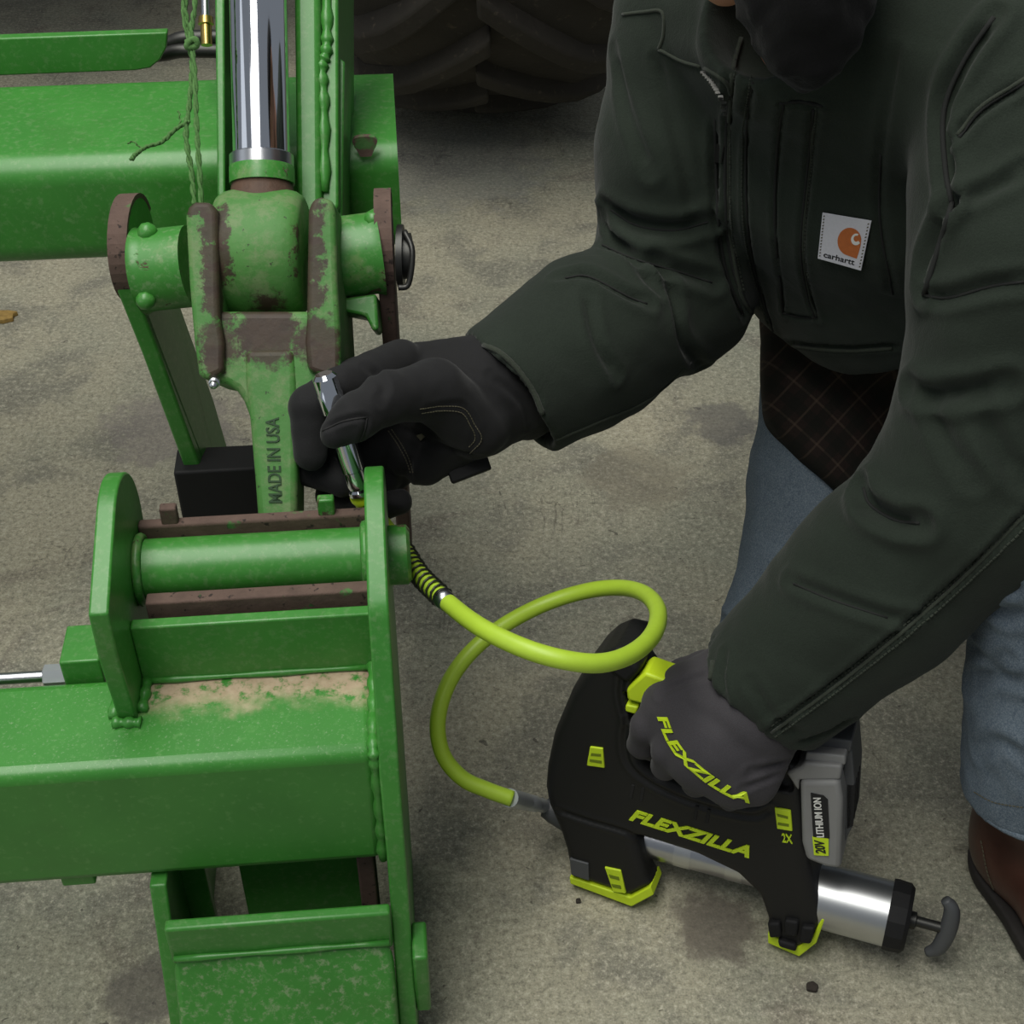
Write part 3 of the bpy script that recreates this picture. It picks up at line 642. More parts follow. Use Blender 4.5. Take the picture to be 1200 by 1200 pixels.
# moulded parting grooves pressed into the near shell
for pts in ([(655, 950), (690, 962), (725, 972), (742, 978)], [(735, 845), (732, 870), (738, 897), (765, 920), (815, 942), (880, 957), (905, 948)], [(735, 845), (728, 815), (730, 790)]):
    GS.crease(pts, .0045, .0022)
body = mesh_obj('body', GS.V, GS.Q, MAT['black_plastic'], gun, smooth=True)
GS.bvh()
def decal(skin, pts2, mat, name, parent, lift=.0006, thick=.0015, sub=0):
    """a flat patch following the skin: closed pixel outline -> prism hugging the surface"""
    P = []; N = []
    for x, y in pts2:
        p, n = skin.hit(x, y)
        if p is None: return None
        P.append(p); N.append(n)
    n = nrm(np.mean(N, 0)); c = np.mean(P, 0)
    top = [p + n * (thick + lift) for p in P]; bot = [p - n * .004 for p in P]; m = len(P)
    vs = top + [c + n * (thick + lift)] + bot; fs = [[i, (i + 1) % m, m] for i in range(m)] + [[i, (i + 1) % m, m + 1 + (i + 1) % m, m + 1 + i] for i in range(m)]
    return mesh_obj(name, vs, fs, mat, parent, bevel=0)
def gslab(pts, n0, n1, name, mat, bevel=.0015, parent=gun):
    return MB().prism([g3(*g2(x, y), n0) for x, y in pts], GN * (n1 - n0)).out(name, MAT[mat], parent, bevel=bevel)
def insert(name, pts, slots, mats=('lime', 'lime_shade')):
    o = gslab(pts, -.0022, .004, name, mats[0], .001)
    for s_ in slots: gslab(s_, -.0027, 0, 'insert_groove_shade', mats[1], 0, o)  # raised strips in darker lime, groove shade put into the colour
for x, y in ((740, 919), (752, 922), (815, 944), (829, 948)): gslab([(x, y), (x + 4, y + 1), (x + 1, y + 17), (x - 3, y + 16)], -.0009, .003, 'vent_slot_shade', 'ink', .0005)  # slots are raised dark strips, their recess shade painted in
insert('lime_insert', [(692, 874), (707, 876), (709, 899), (688, 896)], [[(694, 881), (705, 882), (705, 885), (693, 884)], [(692, 888), (706, 890), (706, 893), (692, 891)]])
insert('lime_insert', [(709, 1015), (728, 1019), (734, 1046), (719, 1044)], [[(714, 1023), (726, 1026), (727, 1030), (716, 1027)], [(717, 1034), (728, 1036), (729, 1040), (719, 1038)]])
insert('lime_insert', [(908, 945), (927, 949), (929, 973), (911, 970)], [[(911, 952), (924, 955), (924, 958), (912, 955)], [(912, 962), (925, 964), (925, 967), (912, 965)]])
insert('grey_insert', [(668, 1005), (690, 1011), (691, 1031), (670, 1024)], [], ('dark_grey_plastic', 'black_rubber'))
def plane_text(txt, p0, px_, pyv, mat, name, parent, shear, bold, lift, th, n=0.):
    V, Fc = fit_text(txt, shear, bold); o0 = gp(*p0, n); ex = gp(*px_, n) - o0; ey = gp(*pyv, n) - o0
    P = o0 + V[:, :1] * ex + V[:, 1:2] * ey - GN * (lift + V[:, 2:] * th)
    return mesh_obj(name, P, Fc, MAT[mat], parent)
plane_text('FLEXZILLA', (737, 960), (878, 1005), (740, 947), 'lime', 'side_lettering', gun, .3, .035, -.002, .0035)
plane_text('2X', (917, 986), (929, 988), (916, 976), 'lime', 'side_mark', gun, 0, .01, -.002, .0035)
# lime base pads under both feet, trigger and its lock
gslab([(667, 1028), (738, 1052), (762, 1039), (766, 1049), (740, 1063), (668, 1036)], .0, .036, 'foot_pad', 'lime')
gslab([(899, 1096), (913, 1104), (932, 1113), (950, 1104), (962, 1079), (966, 1080), (956, 1108), (936, 1124), (899, 1108)], .003, .036, 'foot_pad', 'lime')
for pts in ([(900, 1078), (915, 1078), (917, 1094), (903, 1096)], [(920, 1074), (937, 1077), (935, 1095), (920, 1092)], [(940, 1082), (956, 1084), (951, 1103), (937, 1101)], [(912, 1098), (934, 1104), (934, 1112), (914, 1106)]):
    gslab(pts, -.006, .01, 'foot_lug', 'black_rubber', .003)
gslab([(735, 806), (744, 797), (757, 786), (788, 797), (783, 809), (762, 826), (736, 818)], -.004, .03, 'trigger_lock', 'lime', .003)
gslab([(734, 824), (749, 827), (746, 836), (733, 832)], -.003, .03, 'trigger_tab', 'lime', .002)
gslab([(700, 775), (715, 764), (740, 768), (752, 784), (738, 800), (728, 796)], -.004, .04, 'head_cap', 'black_rubber', .006)
gslab([(755, 893), (748, 880), (752, 868), (768, 876), (766, 902)], .02, .054, 'trigger', 'black_rubber', .004)
# grease barrel: belly section, big aluminium tube, end cap, plunger
NB = GT * .5
c0 = gp(690, 988, NB); c1 = gp(1000, 1063, NB)
AX = nrm(gp(1042, 1071, NB) - gp(800, 1006, NB)); c0 = gp(745, 991, NB)
def on_axis(px):                                                     # distance along the axis at an image column
    lo, hi = 0., .6
    for _ in range(40):
        m = (lo + hi) / 2; q = c0 + AX * m - CAMP; x = 600 + FOC * (q @ RTV) / (q @ FWD); lo, hi = (m, hi) if x < px else (lo, m)
    return lo
R1 = .0265; R2 = .0335
c1 = c0 + GB * .0150; R1 = .0205
MB().lathe(c1 - AX * .04, c1 + AX, [(0, R1), (.04 + on_axis(925), R1)], 40).out('barrel_front', MAT['steel'], gun, smooth=True, sharp=40)
for x in (792, 852): 
    a_ = on_axis(x); MB().lathe(c1 + AX * a_, c1 + AX, [(0, R1 + .0006), (.018, R1 + .0006)], 40, caps=False).out('barrel_band', MAT['aluminium'], gun, smooth=True)
s0 = on_axis(930); s1 = on_axis(1042)
MB().lathe(c0 + AX * s0, c0 + AX, [(0, R2), (s1 - s0, R2)], 56).out('barrel_tube', MAT['aluminium'], gun, smooth=True, sharp=40)
s2 = on_axis(1066)
MB().lathe(c0 + AX * s1, c0 + AX, [(-.001, R2 + .0022), (.004, R2 + .003), (s2 - s1 - .004, R2 + .002), (s2 - s1, R2 - .002), (s2 - s1 + .0005, .012)], 14).out('end_cap', MAT['black_rubber'], gun, smooth=True, sharp=25)
s3 = on_axis(1104)
MB().lathe(c0 + AX * s2, c0 + AX, [(-.002, .009), (.006, .009), (.007, .0055), (s3 - s2, .0055)], 16).out('plunger_rod', MAT['darksteel'], gun, smooth=True, sharp=40)
hc0 = c0 + AX * s3; hup = nrm(gp(1118, 1050, NB) - gp(1092, 1124, NB))
P = spline([hc0 + hup * .037 - AX * .006, hc0 + hup * .026 + AX * .003, hc0 + AX * .006, hc0 - hup * .026 + AX * .003, hc0 - hup * .037 - AX * .006], 6)
MB().tube(P, [.0045 + .0045 * math.sin(math.pi * min(1, max(0, (i + 1) / (len(P) + 1)))) for i in range(len(P))], 12).out('plunger_handle', MAT['dark_grey_plastic'], gun, smooth=True)
# battery pack
bat = MB().prism([g3(*g2(x, y), -.004) for x, y in ((938, 913), (984, 913), (988, 935), (986, 1016), (968, 1014), (945, 1005), (940, 985))], GN * .082).out('battery', MAT['grey_plastic'], gun, bevel=.005)
gslab([(921, 905), (938, 899), (943, 893), (987, 897), (985, 914), (937, 914), (936, 928)], -.001, .074, 'battery_shoulder', 'grey_plastic', .003, gun)
gslab([(944, 884), (990, 889), (990, 900), (942, 896)], .004, .076, 'battery_step', 'grey_plastic', .002, gun)
gslab([(950, 872), (996, 880), (994, 893), (946, 888)], .016, .076, 'battery_latch', 'dark_grey_plastic', .002, gun)
gslab([(984, 884), (994, 884), (998, 930), (995, 985), (984, 1006)], .020, .074, 'battery_back_panel', 'dark_grey_plastic', .002, gun)
for i in range(4): gslab([(989, 934 + i * 1.0), (998.5, 935 + i), (996, 983 - i), (989, 986 - i)], .020 + i * .011, .024 + i * .011, 'battery_vent', 'ink', 0, gun)
gslab([(951, 926), (966, 929), (971, 934), (973, 979), (954, 977)], -.0052, 0, 'battery_label', 'ink', 0, gun)
gslab([(953, 977), (972, 979), (972, 999), (955, 998)], -.0056, 0, 'battery_badge', 'lime', 0, gun)
plane_text('LITHIUM ION', (967, 977), (963, 931), (958, 977), 'white_ink', 'battery_lettering', gun, 0, .01, .0052, .0006)
plane_text('20V', (969, 996), (967, 981), (957, 995), 'ink', 'battery_lettering', gun, 0, .02, .0056, .0006)
c = gp(655, 955, NB); e = gp(642, 946, NB)
MB().lathe(gp(672, 962, NB), gp(640, 945, NB), [(0, .016), (.025, .014), (.034, .012), (.036, .007), (.042, .007)], 20).out('outlet_boss', MAT['dark_grey_plastic'], gun, smooth=True, sharp=40)

# ================================================================== GREASE HOSE
hose = thing('grease_hose', at(560, 800, 1.3), 'lime green whip hose looping from the grease gun up to a chrome coupler', 'hose')
HP = [(427, 586, 1.318), (447, 612, 1.345), (470, 640, 1.335), (492, 674, 1.29), (520, 702, 1.25), (560, 733, 1.20), (610, 758, 1.17), (660, 773, 1.16), (705, 777, 1.17), (742, 765, 1.20), (766, 742, 1.25), (771, 716, 1.31), (757, 697, 1.37), (730, 689, 1.42), (690, 692, 1.45), (640, 707, 1.46), (590, 733, 1.45), (551, 765, 1.44), (525, 802, 1.435), (513, 845, 1.43), (519, 884, 1.43), (542, 912, 1.43), (572, 926, 1.43), (600, 936, 1.43)]
HP3 = [at(*p) for p in HP]
MB().tube(spline(HP3, 8), .0083, 16).out('hose_tube', MAT['hose'], hose, smooth=True)
gp_ = spline(HP3[1:5], 60); L = np.concatenate([[0], np.cumsum(np.linalg.norm(np.diff(gp_, axis=0), axis=1))])
sp = []
for i in range(0, len(gp_)):
    t = nrm(gp_[min(i + 1, len(gp_) - 1)] - gp_[max(i - 1, 0)]); e = nrm(np.cross(t, FWD)); g = np.cross(t, e); a = L[i] / .0085 * 2 * math.pi
    if L[i] > .02: sp.append(gp_[i] + (e * math.cos(a) + g * math.sin(a)) * .0098)
MB().tube(sp, .0011, 6).out('spring_guard', MAT['darksteel'], hose, smooth=True)
MB().tube([gp_[-6], gp_[-1], gp_[-1] + (gp_[-1] - gp_[-12])], [.0092, .0094, .0088], 16).out('guard_collar', MAT['steel'], hose, smooth=True)
CP0 = at(421, 574, 1.294); CP1 = at(379, 438, 1.246); cl = np.linalg.norm(CP1 - CP0)
MB().lathe(CP0, CP1, [(-.004, .0105), (0, .0105), (.002, .0085), (.006, .0098), (.02, .0098), (.021, .0108), (cl * .42, .0108), (cl * .43, .0098), (cl * .68, .0098), (cl * .69, .0118), (cl * .84, .0118), (cl * .85, .0112), (cl * .97, .0112), (cl, .008)], 24).out('coupler', MAT['chrome'], hose, smooth=True, sharp=30)
MB().lathe(at(431, 593, 1.318), CP0, [(-.004, .0092), (.004, .0105), (.012, .0100), (.014, .0085), (.018, .0118), (.023, .0112), (.026, .0085)], 20).out('coupler_ferrule', MAT['lime'], hose, smooth=True, sharp=40)
f0 = at(597, 935, 1.43); f1 = gp(640, 945, NB)
fl_ = np.linalg.norm(f1 - f0)
MB().lathe(f0, f1, [(0, .0098), (fl_ * .42, .0092), (fl_ * .44, .0062)], 18).out('hose_ferrule', MAT['zinc'], hose, smooth=True, sharp=40)
MB().lathe(f0, f1, [(fl_ * .42, .006), (fl_ * .5, .0088), (fl_ * .68, .0088), (fl_ * .7, .006), (fl_ * .76, .0078), (fl_ * .95, .0078), (fl_ * 1.05, .006)], 14).out('swivel_fitting', MAT['zinc'], hose, smooth=True, sharp=40)

# ================================================================== PERSON
RSH, LSH = at(814, 14, 1.40), at(1200, 95, 1.15)
REL, RWR = at(792, 338, 1.53), at(592, 463, 1.395)
LEL, LWR = at(1142, 560, 1.22), at(878, 822, 1.37)
PELV = np.array([.474, 1.413, .47]); MIDS = (RSH + LSH) / 2
TT = nrm(MIDS - PELV); TS = nrm((LSH - RSH) - TT * ((LSH - RSH) @ TT)); TN = nrm(np.cross(TS, TT))
if TN[1] > 0: TN = -TN
RHIP, LHIP = at(1010, 300, 1.68), np.array([.53, 1.343, .46])
RKN, LKN, LAN = at(928, 742, 1.775), at(1240, 615, 1.22), at(1243, 960, 1.42)
RAN = RKN + np.array([.30, .25, .01])
HEADC = np.array([.172, 1.135, 1.026])
HF = nrm([-.72, -.35, -.60]); HS = nrm(np.cross(HF, [0, 0, 1])); HU_ = np.cross(HS, HF)
def tcoord(P, squash=.70):
    q = P - PELV; return np.stack([q @ TS * squash, q @ TN, q @ TT], 1)
def torso(P, grow=0.):
    q = tcoord(P); L = np.linalg.norm(MIDS - PELV)
    d = chain(q, [(0, .005, -.10), (0, .02, .10), (0, .012, L * .66), (0, -.01, L - .06)], [.142 + grow, .146 + grow, .138 + grow, .105 + grow], .03)
    return d
# ---- jacket
CUFR = nrm(at(540, 492, 1.38) - at(640, 440, 1.405)); 
CUFL = nrm(LWR - LEL)
CR = at(594, 462, 1.392); CLF = at(893, 812, 1.355)
def jacket_sdf(P):
    d = torso(P)
    sh = chain(P, [RSH + TN * -.01, MIDS + TT * .01, LSH + TN * -.01], [.080, .105, .094], .03); d = smin(d, sh, .04)
    # hem cut, with the waistband gathered in
    q = P - PELV; hem = -(q @ TT) + .061 + .55 * (q @ TS)
    d = smax(d, hem - .0, .012)
    ra = chain(P, [RSH, at(795, 180, 1.46), REL, at(690, 400, 1.46), RWR + nrm(RWR - REL) * .03], [.080, .082, .082, .082, .072], .03)
    cut = (P - at(590, 452, 1.40)) @ nrm(-RTV * .76 - UPV * .62 - FWD * .12); ra = smax(ra, cut, .004)
    inner = cap(P, RWR - nrm(RWR - REL) * .03, RWR + nrm(RWR - REL) * .06, .064, .066); ra = smax(ra, -inner, .004)
    la = chain(P, [LSH, at(1214, 300, 1.15), LEL + np.array([.012, 0, 0]), at(1030, 685, 1.29), LWR + nrm(LWR - LEL) * .03], [.095, .094, .090, .083, .072], .03)
    cut = (P - CLF) @ CUFL; la = smax(la, cut, .004)
    inner = cap(P, LWR - CUFL * .03, LWR + CUFL * .06, .062, .066); la = smax(la, -inner, .004)
    d = smin(d, ra, .014); d = smin(d, la, .008)
    # stand-up collar
    col = ell(P, MIDS + TT * .075 + TN * .035, [TS, TN, TT], (.088, .092, .075)); d = smin(d, col, .03)
    hole = cap(P, MIDS + TT * .10 + TN * .045, MIDS + TT * .2 + TN * .08, .062, .08); d = smax(d, -hole, .01)
    d = d + .0035 * vnoise(P, 9, 3) + .002 * vnoise(P, 22, 5)
    return d
lo = np.array([-.16, .72, .12]); hi = np.array([.80, 1.75, 1.02])
V, Q = surf(jacket_sdf, lo, hi, .0042)
V = relax(V, Q, 2, .5); JK = Skin(V, Q)
person_base = zat(1040, 900, 0)
jk_creases = [
 # right arm: elbow folds and long sleeve folds
 ([(712, 244), (745, 262), (790, 268), (832, 258)], .012, .006), ([(703, 285), (740, 300), (800, 318), (836, 330)], .011, .005),
 ([(655, 325), (690, 322), (735, 345), (760, 355)], .009, .004), ([(688, 345), (700, 400), (722, 440)], .008, .003),
 ([(770, 300), (790, 350), (800, 400), (822, 430)], .010, .004), ([(720, 60), (735, 130), (760, 200)], .010, .003),
 ([(705, 250), (725, 285), (770, 340)], .010, .004), ([(560, 410), (600, 430), (630, 470)], .006, .002), ([(770, 70), (800, 190), (812, 250)], .008, .002),
 # seams of the front: zip flap, placket, pocket
 ([(868, 40), (858, 80), (853, 130), (852, 200), (853, 270), (868, 350), (900, 392)], .006, .004), ([(884, 80), (874, 150), (874, 250), (884, 320), (906, 386)], .005, .003),
 ([(838, 150), (840, 230), (850, 310), (872, 372)], .007, .005), ([(955, 125), (948, 200), (940, 290), (948, 345), (958, 372)], .005, .003),
 ([(918, 122), (912, 170), (908, 260), (918, 366)], .004, .0025), ([(915, 122), (938, 120), (962, 124)], .004, .0025), ([(918, 366), (938, 372), (958, 372)], .004, .0025),
 ([(1050, 60), (1032, 180), (1032, 260), (1046, 340)], .006, .002), ([(885, 395), (930, 402), (990, 408), (1060, 404)], .006, .003),
 # armpit and left sleeve
 ([(1165, 20), (1130, 70), (1106, 130), (1110, 200), (1116, 240)], .010, .007), ([(1116, 235), (1085, 300), (1080, 340)], .010, .006),
 ([(1085, 345), (1110, 348), (1160, 335), (1200, 330)], .009, .004), ([(1118, 240), (1150, 225), (1200, 200)], .009, .004),
 ([(1120, 165), (1150, 130), (1200, 98)], .006, .004), ([(1122, 150), (1152, 115), (1200, 84)], .005, .002),
 ([(1068, 455), (1090, 462), (1130, 460), (1180, 450)], .012, .007), ([(1010, 570), (1018, 592), (1050, 610), (1080, 613)], .012, .008),
 ([(925, 680), (975, 700), (1040, 722), (1068, 725)], .008, .003), ([(1090, 470), (1110, 520), (1140, 560)], .012, .003),
 ([(1205, 600), (1140, 665), (1060, 735), (980, 800), (880, 872)], .005, .004), ([(1000, 842), (960, 862), (930, 872)], .006, .003), ([(880, 800), (905, 840), (935, 860)], .008, .002),
 ([(850, 765), (845, 800), (858, 835), (890, 872)], .006, .003),
 ([(1150, 480), (1180, 540), (1200, 560)], .012, .004),
]
for p_, w_, d_ in jk_creases: JK.crease(p_, w_, d_ * 1.7)
JK.V = relax(JK.V, JK.Q, 1, .25); JK.bvh()

# ---- jeans
def jeans_sdf(P):
    r = chain(P, [RHIP, at(968, 560, 1.745), RKN, RAN], [.105, .088, .082, .062], .03)
    l = chain(P, [LHIP, LKN + np.array([.01, .01, 0]), LAN + np.array([0, .01, .0])], [.108, .085, .084], .03)
    l2 = cap(P, LKN + (LAN - LKN) * .55, LAN + np.array([-.004, 0, -.02]), .080, .090); l = smin(l, l2, .02)
    hip = ell(P, PELV + TT * .015 - TN * .035, [TS, TN, TT], (.168, .125, .165)); d = smin(smin(r, l, .02), hip, .05)
    ax = nrm(LAN - LKN); d = smax(d, np.where(np.linalg.norm(P - LAN, axis=1) < .25, (P - at(1240, 912, 1.395)) @ ax, -1), .004)
    inn = cap(P, LAN - ax * .05, LAN + ax * .1, .076, .088); d = smax(d, -inn, .004)
    return d + .003 * vnoise(P, 11, 8) + .0016 * vnoise(P, 30, 9)
V, Q = surf(jeans_sdf, (.18, .72, -.03), (.86, 1.75, .66), .0052)
V[:, 2] = np.maximum(V[:, 2], .002); V = relax(V, Q, 2, .5); JN = Skin(V, Q)
for c in ([(1150, 700), (1175, 720), (1205, 715)], .012, .008), ([(1135, 800), (1160, 790), (1205, 800)], .012, .006), ([(1140, 760), (1160, 775), (1180, 770)], .010, .005), ([(1172, 640), (1180, 680), (1205, 700)], .010, .005), ([(1145, 880), (1170, 870), (1205, 890)], .012, .004), ([(838, 705), (845, 725), (862, 740)], .010, .005): JN.crease(*c)

# ---- plaid shirt tail under the jacket
def shirt_sdf(P):
    q = tcoord(P, .74)
    d = chain(q, [(0, .0, -.16), (0, .01, .12)], [.150, .128], .02)
    a = nrm(RKN - RHIP); dr = cap(P, RHIP - a * .05, RHIP + a * .26, .122, .108); d = smin(d, dr, .04)
    qq = P - PELV; d = smax(d, qq @ TT - .07, .01)
    tail = (P - at(938, 524, 1.60)) @ nrm(-RTV * .72 - UPV * .7); d = smax(d, tail, .01)
    fr = (P - at(893, 470, 1.62)) @ nrm(np.array([-1, .1, -.15])); d = smax(d, fr, .02)
    return d + .003 * vnoise(P, 12, 12)
V, Q = surf(shirt_sdf, (.16, 1.05, .12), (.78, 1.75, .62), .006)
V = relax(V, Q, 2, .5); ST = Skin(V, Q)

# ---- gloves: palm, four separate fingers and a thumb, each finger its own bent chain
def hand_right(P, k=0.):
    A = lambda x, y, d: at(x, y, d)
    d = chain(P, [A(612, 462, 1.40), A(560, 462, 1.375), A(505, 462, 1.37)], [.046 + k, .047 + k, .040 + k], .02)
    palm = chain(P, [A(560, 440, 1.375), A(470, 432, 1.375)], [.036 + k, .024 + k], .01); d = smin(d, palm, .02)
    palm = chain(P, [A(560, 490, 1.375), A(480, 530, 1.385)], [.036 + k, .026 + k], .01); d = smin(d, palm, .02)
    palm = chain(P, [A(540, 500, 1.37), A(500, 545, 1.375)], [.034 + k, .020 + k], .01); d = smin(d, palm, .015)
    F = [([A(470, 424, 1.352), A(400, 452, 1.292), A(362, 476, 1.280), A(364, 532, 1.286)], [.022, .0200, .0180, .0155]),
         ([A(470, 462, 1.38), A(395, 505, 1.352), A(364, 548, 1.318), A(402, 564, 1.312)], [.021, .0185, .0175, .015]),
         ([A(478, 500, 1.39), A(400, 552, 1.38), A(390, 580, 1.348), A(432, 590, 1.330)], [.020, .0175, .016, .0145]),
         ([A(488, 535, 1.40), A(430, 580, 1.395), A(428, 600, 1.36), A(468, 588, 1.345)], [.018, .0155, .0145, .0125])]
    for pts, rs in F: d = smin(d, chain(P, pts, [r + k for r in rs], .004), .005)
    th = chain(P, [A(558, 500, 1.345), A(510, 458, 1.308), A(455, 466, 1.265), A(415, 490, 1.242), A(392, 508, 1.240)], [.031 + k, .029 + k, .0225 + k, .020 + k, .0135 + k], .008)
    return smin(d, th, .008)
V, Q = surf(lambda P: hand_right(P) + .0008 * vnoise(P, 40, 20), at(480, 480, 1.4) - .2, at(480, 480, 1.4) + .2, .0026)
V = relax(V, Q, 1, .5); GR = Skin(V, Q)
for c in ([(500, 478), (540, 474), (556, 500), (550, 530)], .004, .0012), ([(458, 505), (475, 535), (483, 560)], .004, .0012), ([(378, 503), (405, 492), (430, 490), (424, 515)], .004, .002), ([(470, 500), (510, 520), (560, 535)], .006, .002), ([(495, 505), (480, 540), (470, 580)], .008, .003), ([(430, 430), (450, 450), (445, 470)], .006, .002), ([(575, 440), (610, 470), (620, 500)], .006, .002): GR.crease(*c)
def hand_left(P, k=0.):
    d = chain(P, [at(905, 812, 1.36), at(880, 835, 1.352), at(835, 868, 1.348)], [.050 + k, .050 + k, .040 + k], .02)
    kn = chain(P, [at(786, 838, 1.372), at(822, 885, 1.352), at(862, 912, 1.347), at(884, 915, 1.345)], [.028 + k, .029 + k, .026 + k, .024 + k], .01); d = smin(d, kn, .03)
    back = chain(P, [at(800, 815, 1.385), at(850, 800, 1.37)], [.030 + k, .036 + k], .01); d = smin(d, back, .03)
    F = [([at(784, 840, 1.372), at(757, 852, 1.372), at(752, 872, 1.392), at(775, 882, 1.425)], [.020, .0155, .014, .012]),
         ([at(805, 868, 1.352), at(783, 880, 1.352), at(780, 897, 1.376), at(800, 896, 1.42)], [.020, .0155, .014, .012]),
         ([at(838, 895, 1.345), at(818, 905, 1.345), at(816, 917, 1.37), at(835, 912, 1.415)], [.020, .0155, .014, .012]),
         ([at(872, 915, 1.342), at(855, 926, 1.345), at(855, 934, 1.366), at(870, 925, 1.41)], [.018, .014, .0125, .011])]
    for pts, rs in F: d = smin(d, chain(P, pts, [r + k for r in rs], .004), .006)
    th = chain(P, [at(860, 800, 1.41), at(825, 785, 1.44), at(800, 790, 1.452), at(775, 812, 1.46)], [.030 + k, .019 + k, .016 + k, .013 + k], .006)
    return smin(d, th, .008)
V, Q = surf(lambda P: hand_left(P) + .0008 * vnoise(P, 40, 21), at(840, 850, 1.38) - .16, at(840, 850, 1.38) + .16, .0026)
V = relax(V, Q, 1, .5); GL = Skin(V, Q)
for c in ([(880, 905), (900, 900), (925, 893)], .006, .003), ([(870, 925), (900, 912), (930, 900)], .005, .002), ([(775, 812), (800, 800), (830, 790)], .006, .003), ([(800, 830), (840, 850), (880, 890)], .01, .0015): GL.crease(*c)

# ---- the body itself (one continuous surface inside the clothes) with head and face
def head_parts(P):
    A_ = [HS, HF, HU_]
    d = ell(P, HEADC + HU_ * .03 - HF * .01, A_, (.076, .096, .098))
    jaw = ell(P, HEADC + HF * .042 - HU_ * .055, A_, (.056, .055, .060)); d = smin(d, jaw, .03)
    brow = cap(P, HEADC + HF * .083 + HS * .035 + HU_ * .02, HEADC + HF * .083 - HS * .035 + HU_ * .02, .012, .012); d = smin(d, brow, .015)
    nose = cap(P, HEADC + HF * .088 + HU_ * .01, HEADC + HF * .112 - HU_ * .028, .009, .013); d = smin(d, nose, .012)
    for s_ in (-1, 1):
        eye = np.linalg.norm(P - (HEADC + HF * .096 + HS * .032 * s_ + HU_ * .002), axis=1) - .012; d = smax(d, -eye, .012)
        ball = np.linalg.norm(P - (HEADC + HF * .078 + HS * .031 * s_ + HU_ * .002), axis=1) - .0125; d = smin(d, ball, .002)
        ear = ell(P, HEADC + HS * .078 * s_ - HF * .01 - HU_ * .005, A_, (.010, .022, .032)); d = smin(d, ear, .006)
        lip = cap(P, HEADC + HF * .094 - HU_ * (.056 + .011 * (s_ > 0)), HEADC + HF * .088 + HS * .018 - HU_ * (.056 + .011 * (s_ > 0)), .006, .004)
        lip2 = cap(P, HEADC + HF * .094 - HU_ * (.056 + .011 * (s_ > 0)), HEADC + HF * .088 - HS * .018 - HU_ * (.056 + .011 * (s_ > 0)), .006, .004); d = smin(d, np.minimum(lip, lip2), .004)
    chin = np.linalg.norm(P - (HEADC + HF * .075 - HU_ * .098), axis=1) - .020; return smin(d, chin, .02)
def body_sdf(P):
    d = smax(torso(P, -.035), .05 - (P - PELV) @ TT, .02); d = smin(d, ell(P, PELV - TN * .02, [TS, TN, TT], (.10, .07, .07)), .03)
    d = smin(d, chain(P, [RSH, MIDS, LSH], [.06, .08, .06], .02), .04)
    d = smin(d, chain(P, [RSH, REL, RWR], [.055, .048, .032], .02), .02); d = smin(d, chain(P, [LSH, LEL, LWR], [.058, .048, .032], .02), .02)
    d = smin(d, chain(P, [RHIP, RKN, RAN], [.070, .050, .034], .02), .03); d = smin(d, chain(P, [LHIP, LKN, LAN], [.070, .050, .034], .02), .03)
    d = smin(d, cap(P, MIDS + TT * .02, HEADC - HU_ * .04 - HF * .02, .062, .056), .03)
    d = smin(d, head_parts(P), .012)
    near_r = np.linalg.norm(P - at(480, 490, 1.4), axis=1) < .24; near_l = np.linalg.norm(P - at(840, 860, 1.38), axis=1) < .2
    if near_r.any(): d[near_r] = smin(d[near_r], hand_right(P[near_r], -.004), .01)
    if near_l.any(): d[near_l] = smin(d[near_l], hand_left(P[near_l], -.004), .01)
    foot = chain(P, [LAN, np.array([.575, .86, .06]), np.array([.60, .77, .045])], [.034, .034, .026], .02)
    return smin(d, foot, .02)
V, Q = surf(body_sdf, (-.26, .60, .0), (.84, 1.80, 1.22), .0056)
V = relax(V, Q, 1, .4)
person = mesh_obj('person', V, Q, MAT['skin'], None, smooth=True, loc=person_base)
tag(person, 'person in a dark canvas work jacket and jeans crouching over the grease gun', 'person')
jacket = mesh_obj('jacket', JK.V, JK.Q, MAT['jacket'], person, smooth=True)
jeans = mesh_obj('jeans', JN.V, JN.Q, MAT['denim'], person, smooth=True)
MAT['plaid'] = plaid(MAT, nrm(at(960, 470, 1.6) - at(990, 440, 1.6)), nrm(at(960, 470, 1.6) - at(930, 445, 1.6)))
shirt = mesh_obj('plaid_shirt', ST.V, ST.Q, MAT['plaid'], person, smooth=True)
glove_r = mesh_obj('work_glove', GR.V, GR.Q, MAT['glove'], person, smooth=True, label='black work glove with pale stitching')
glove_l = mesh_obj('work_glove', GL.V, GL.Q, MAT['glove_grey'], person, smooth=True, label='charcoal work glove with lime lettering')
GR.bvh(); GL.bvh(); JN.bvh()
# ---- jacket details laid on the real cloth
def seam_fold_line(skin, pts, r, mat, name, parent, lift=.0004):
    L = skin.line(pts, lift=lift); L = [p for i, p in enumerate(L) if i % 2 == 0 or i == len(L) - 1]
    runs = [[L[0]]] if L else []
    for p in L[1:]:
        if np.linalg.norm(p - runs[-1][-1]) < .05: runs[-1].append(p)
        else: runs.append([p])
    runs = [q for q in runs if len(q) > 1]
    if not runs: return
    for q in runs: MB().tube(q, r, 6).out(name, MAT[mat], parent, smooth=True)
def stitches(skin, pts, mat, name, parent, pitch=.004, r=.0006):
    L = np.array(skin.line(pts, lift=.0006)); 
    if len(L) < 3: return
    s_ = np.concatenate([[0], np.cumsum(np.linalg.norm(np.diff(L, axis=0), axis=1))]); mb = MB(); t = 0
    f = lambda x: np.array([np.interp(x, s_, L[:, i]) for i in range(3)])
    while t + pitch * .65 < s_[-1]: mb.tube([f(t), f(t + pitch * .65)], r, 5); t += pitch
    return tag(mb.out(name, MAT[mat], parent), kind='stuff')
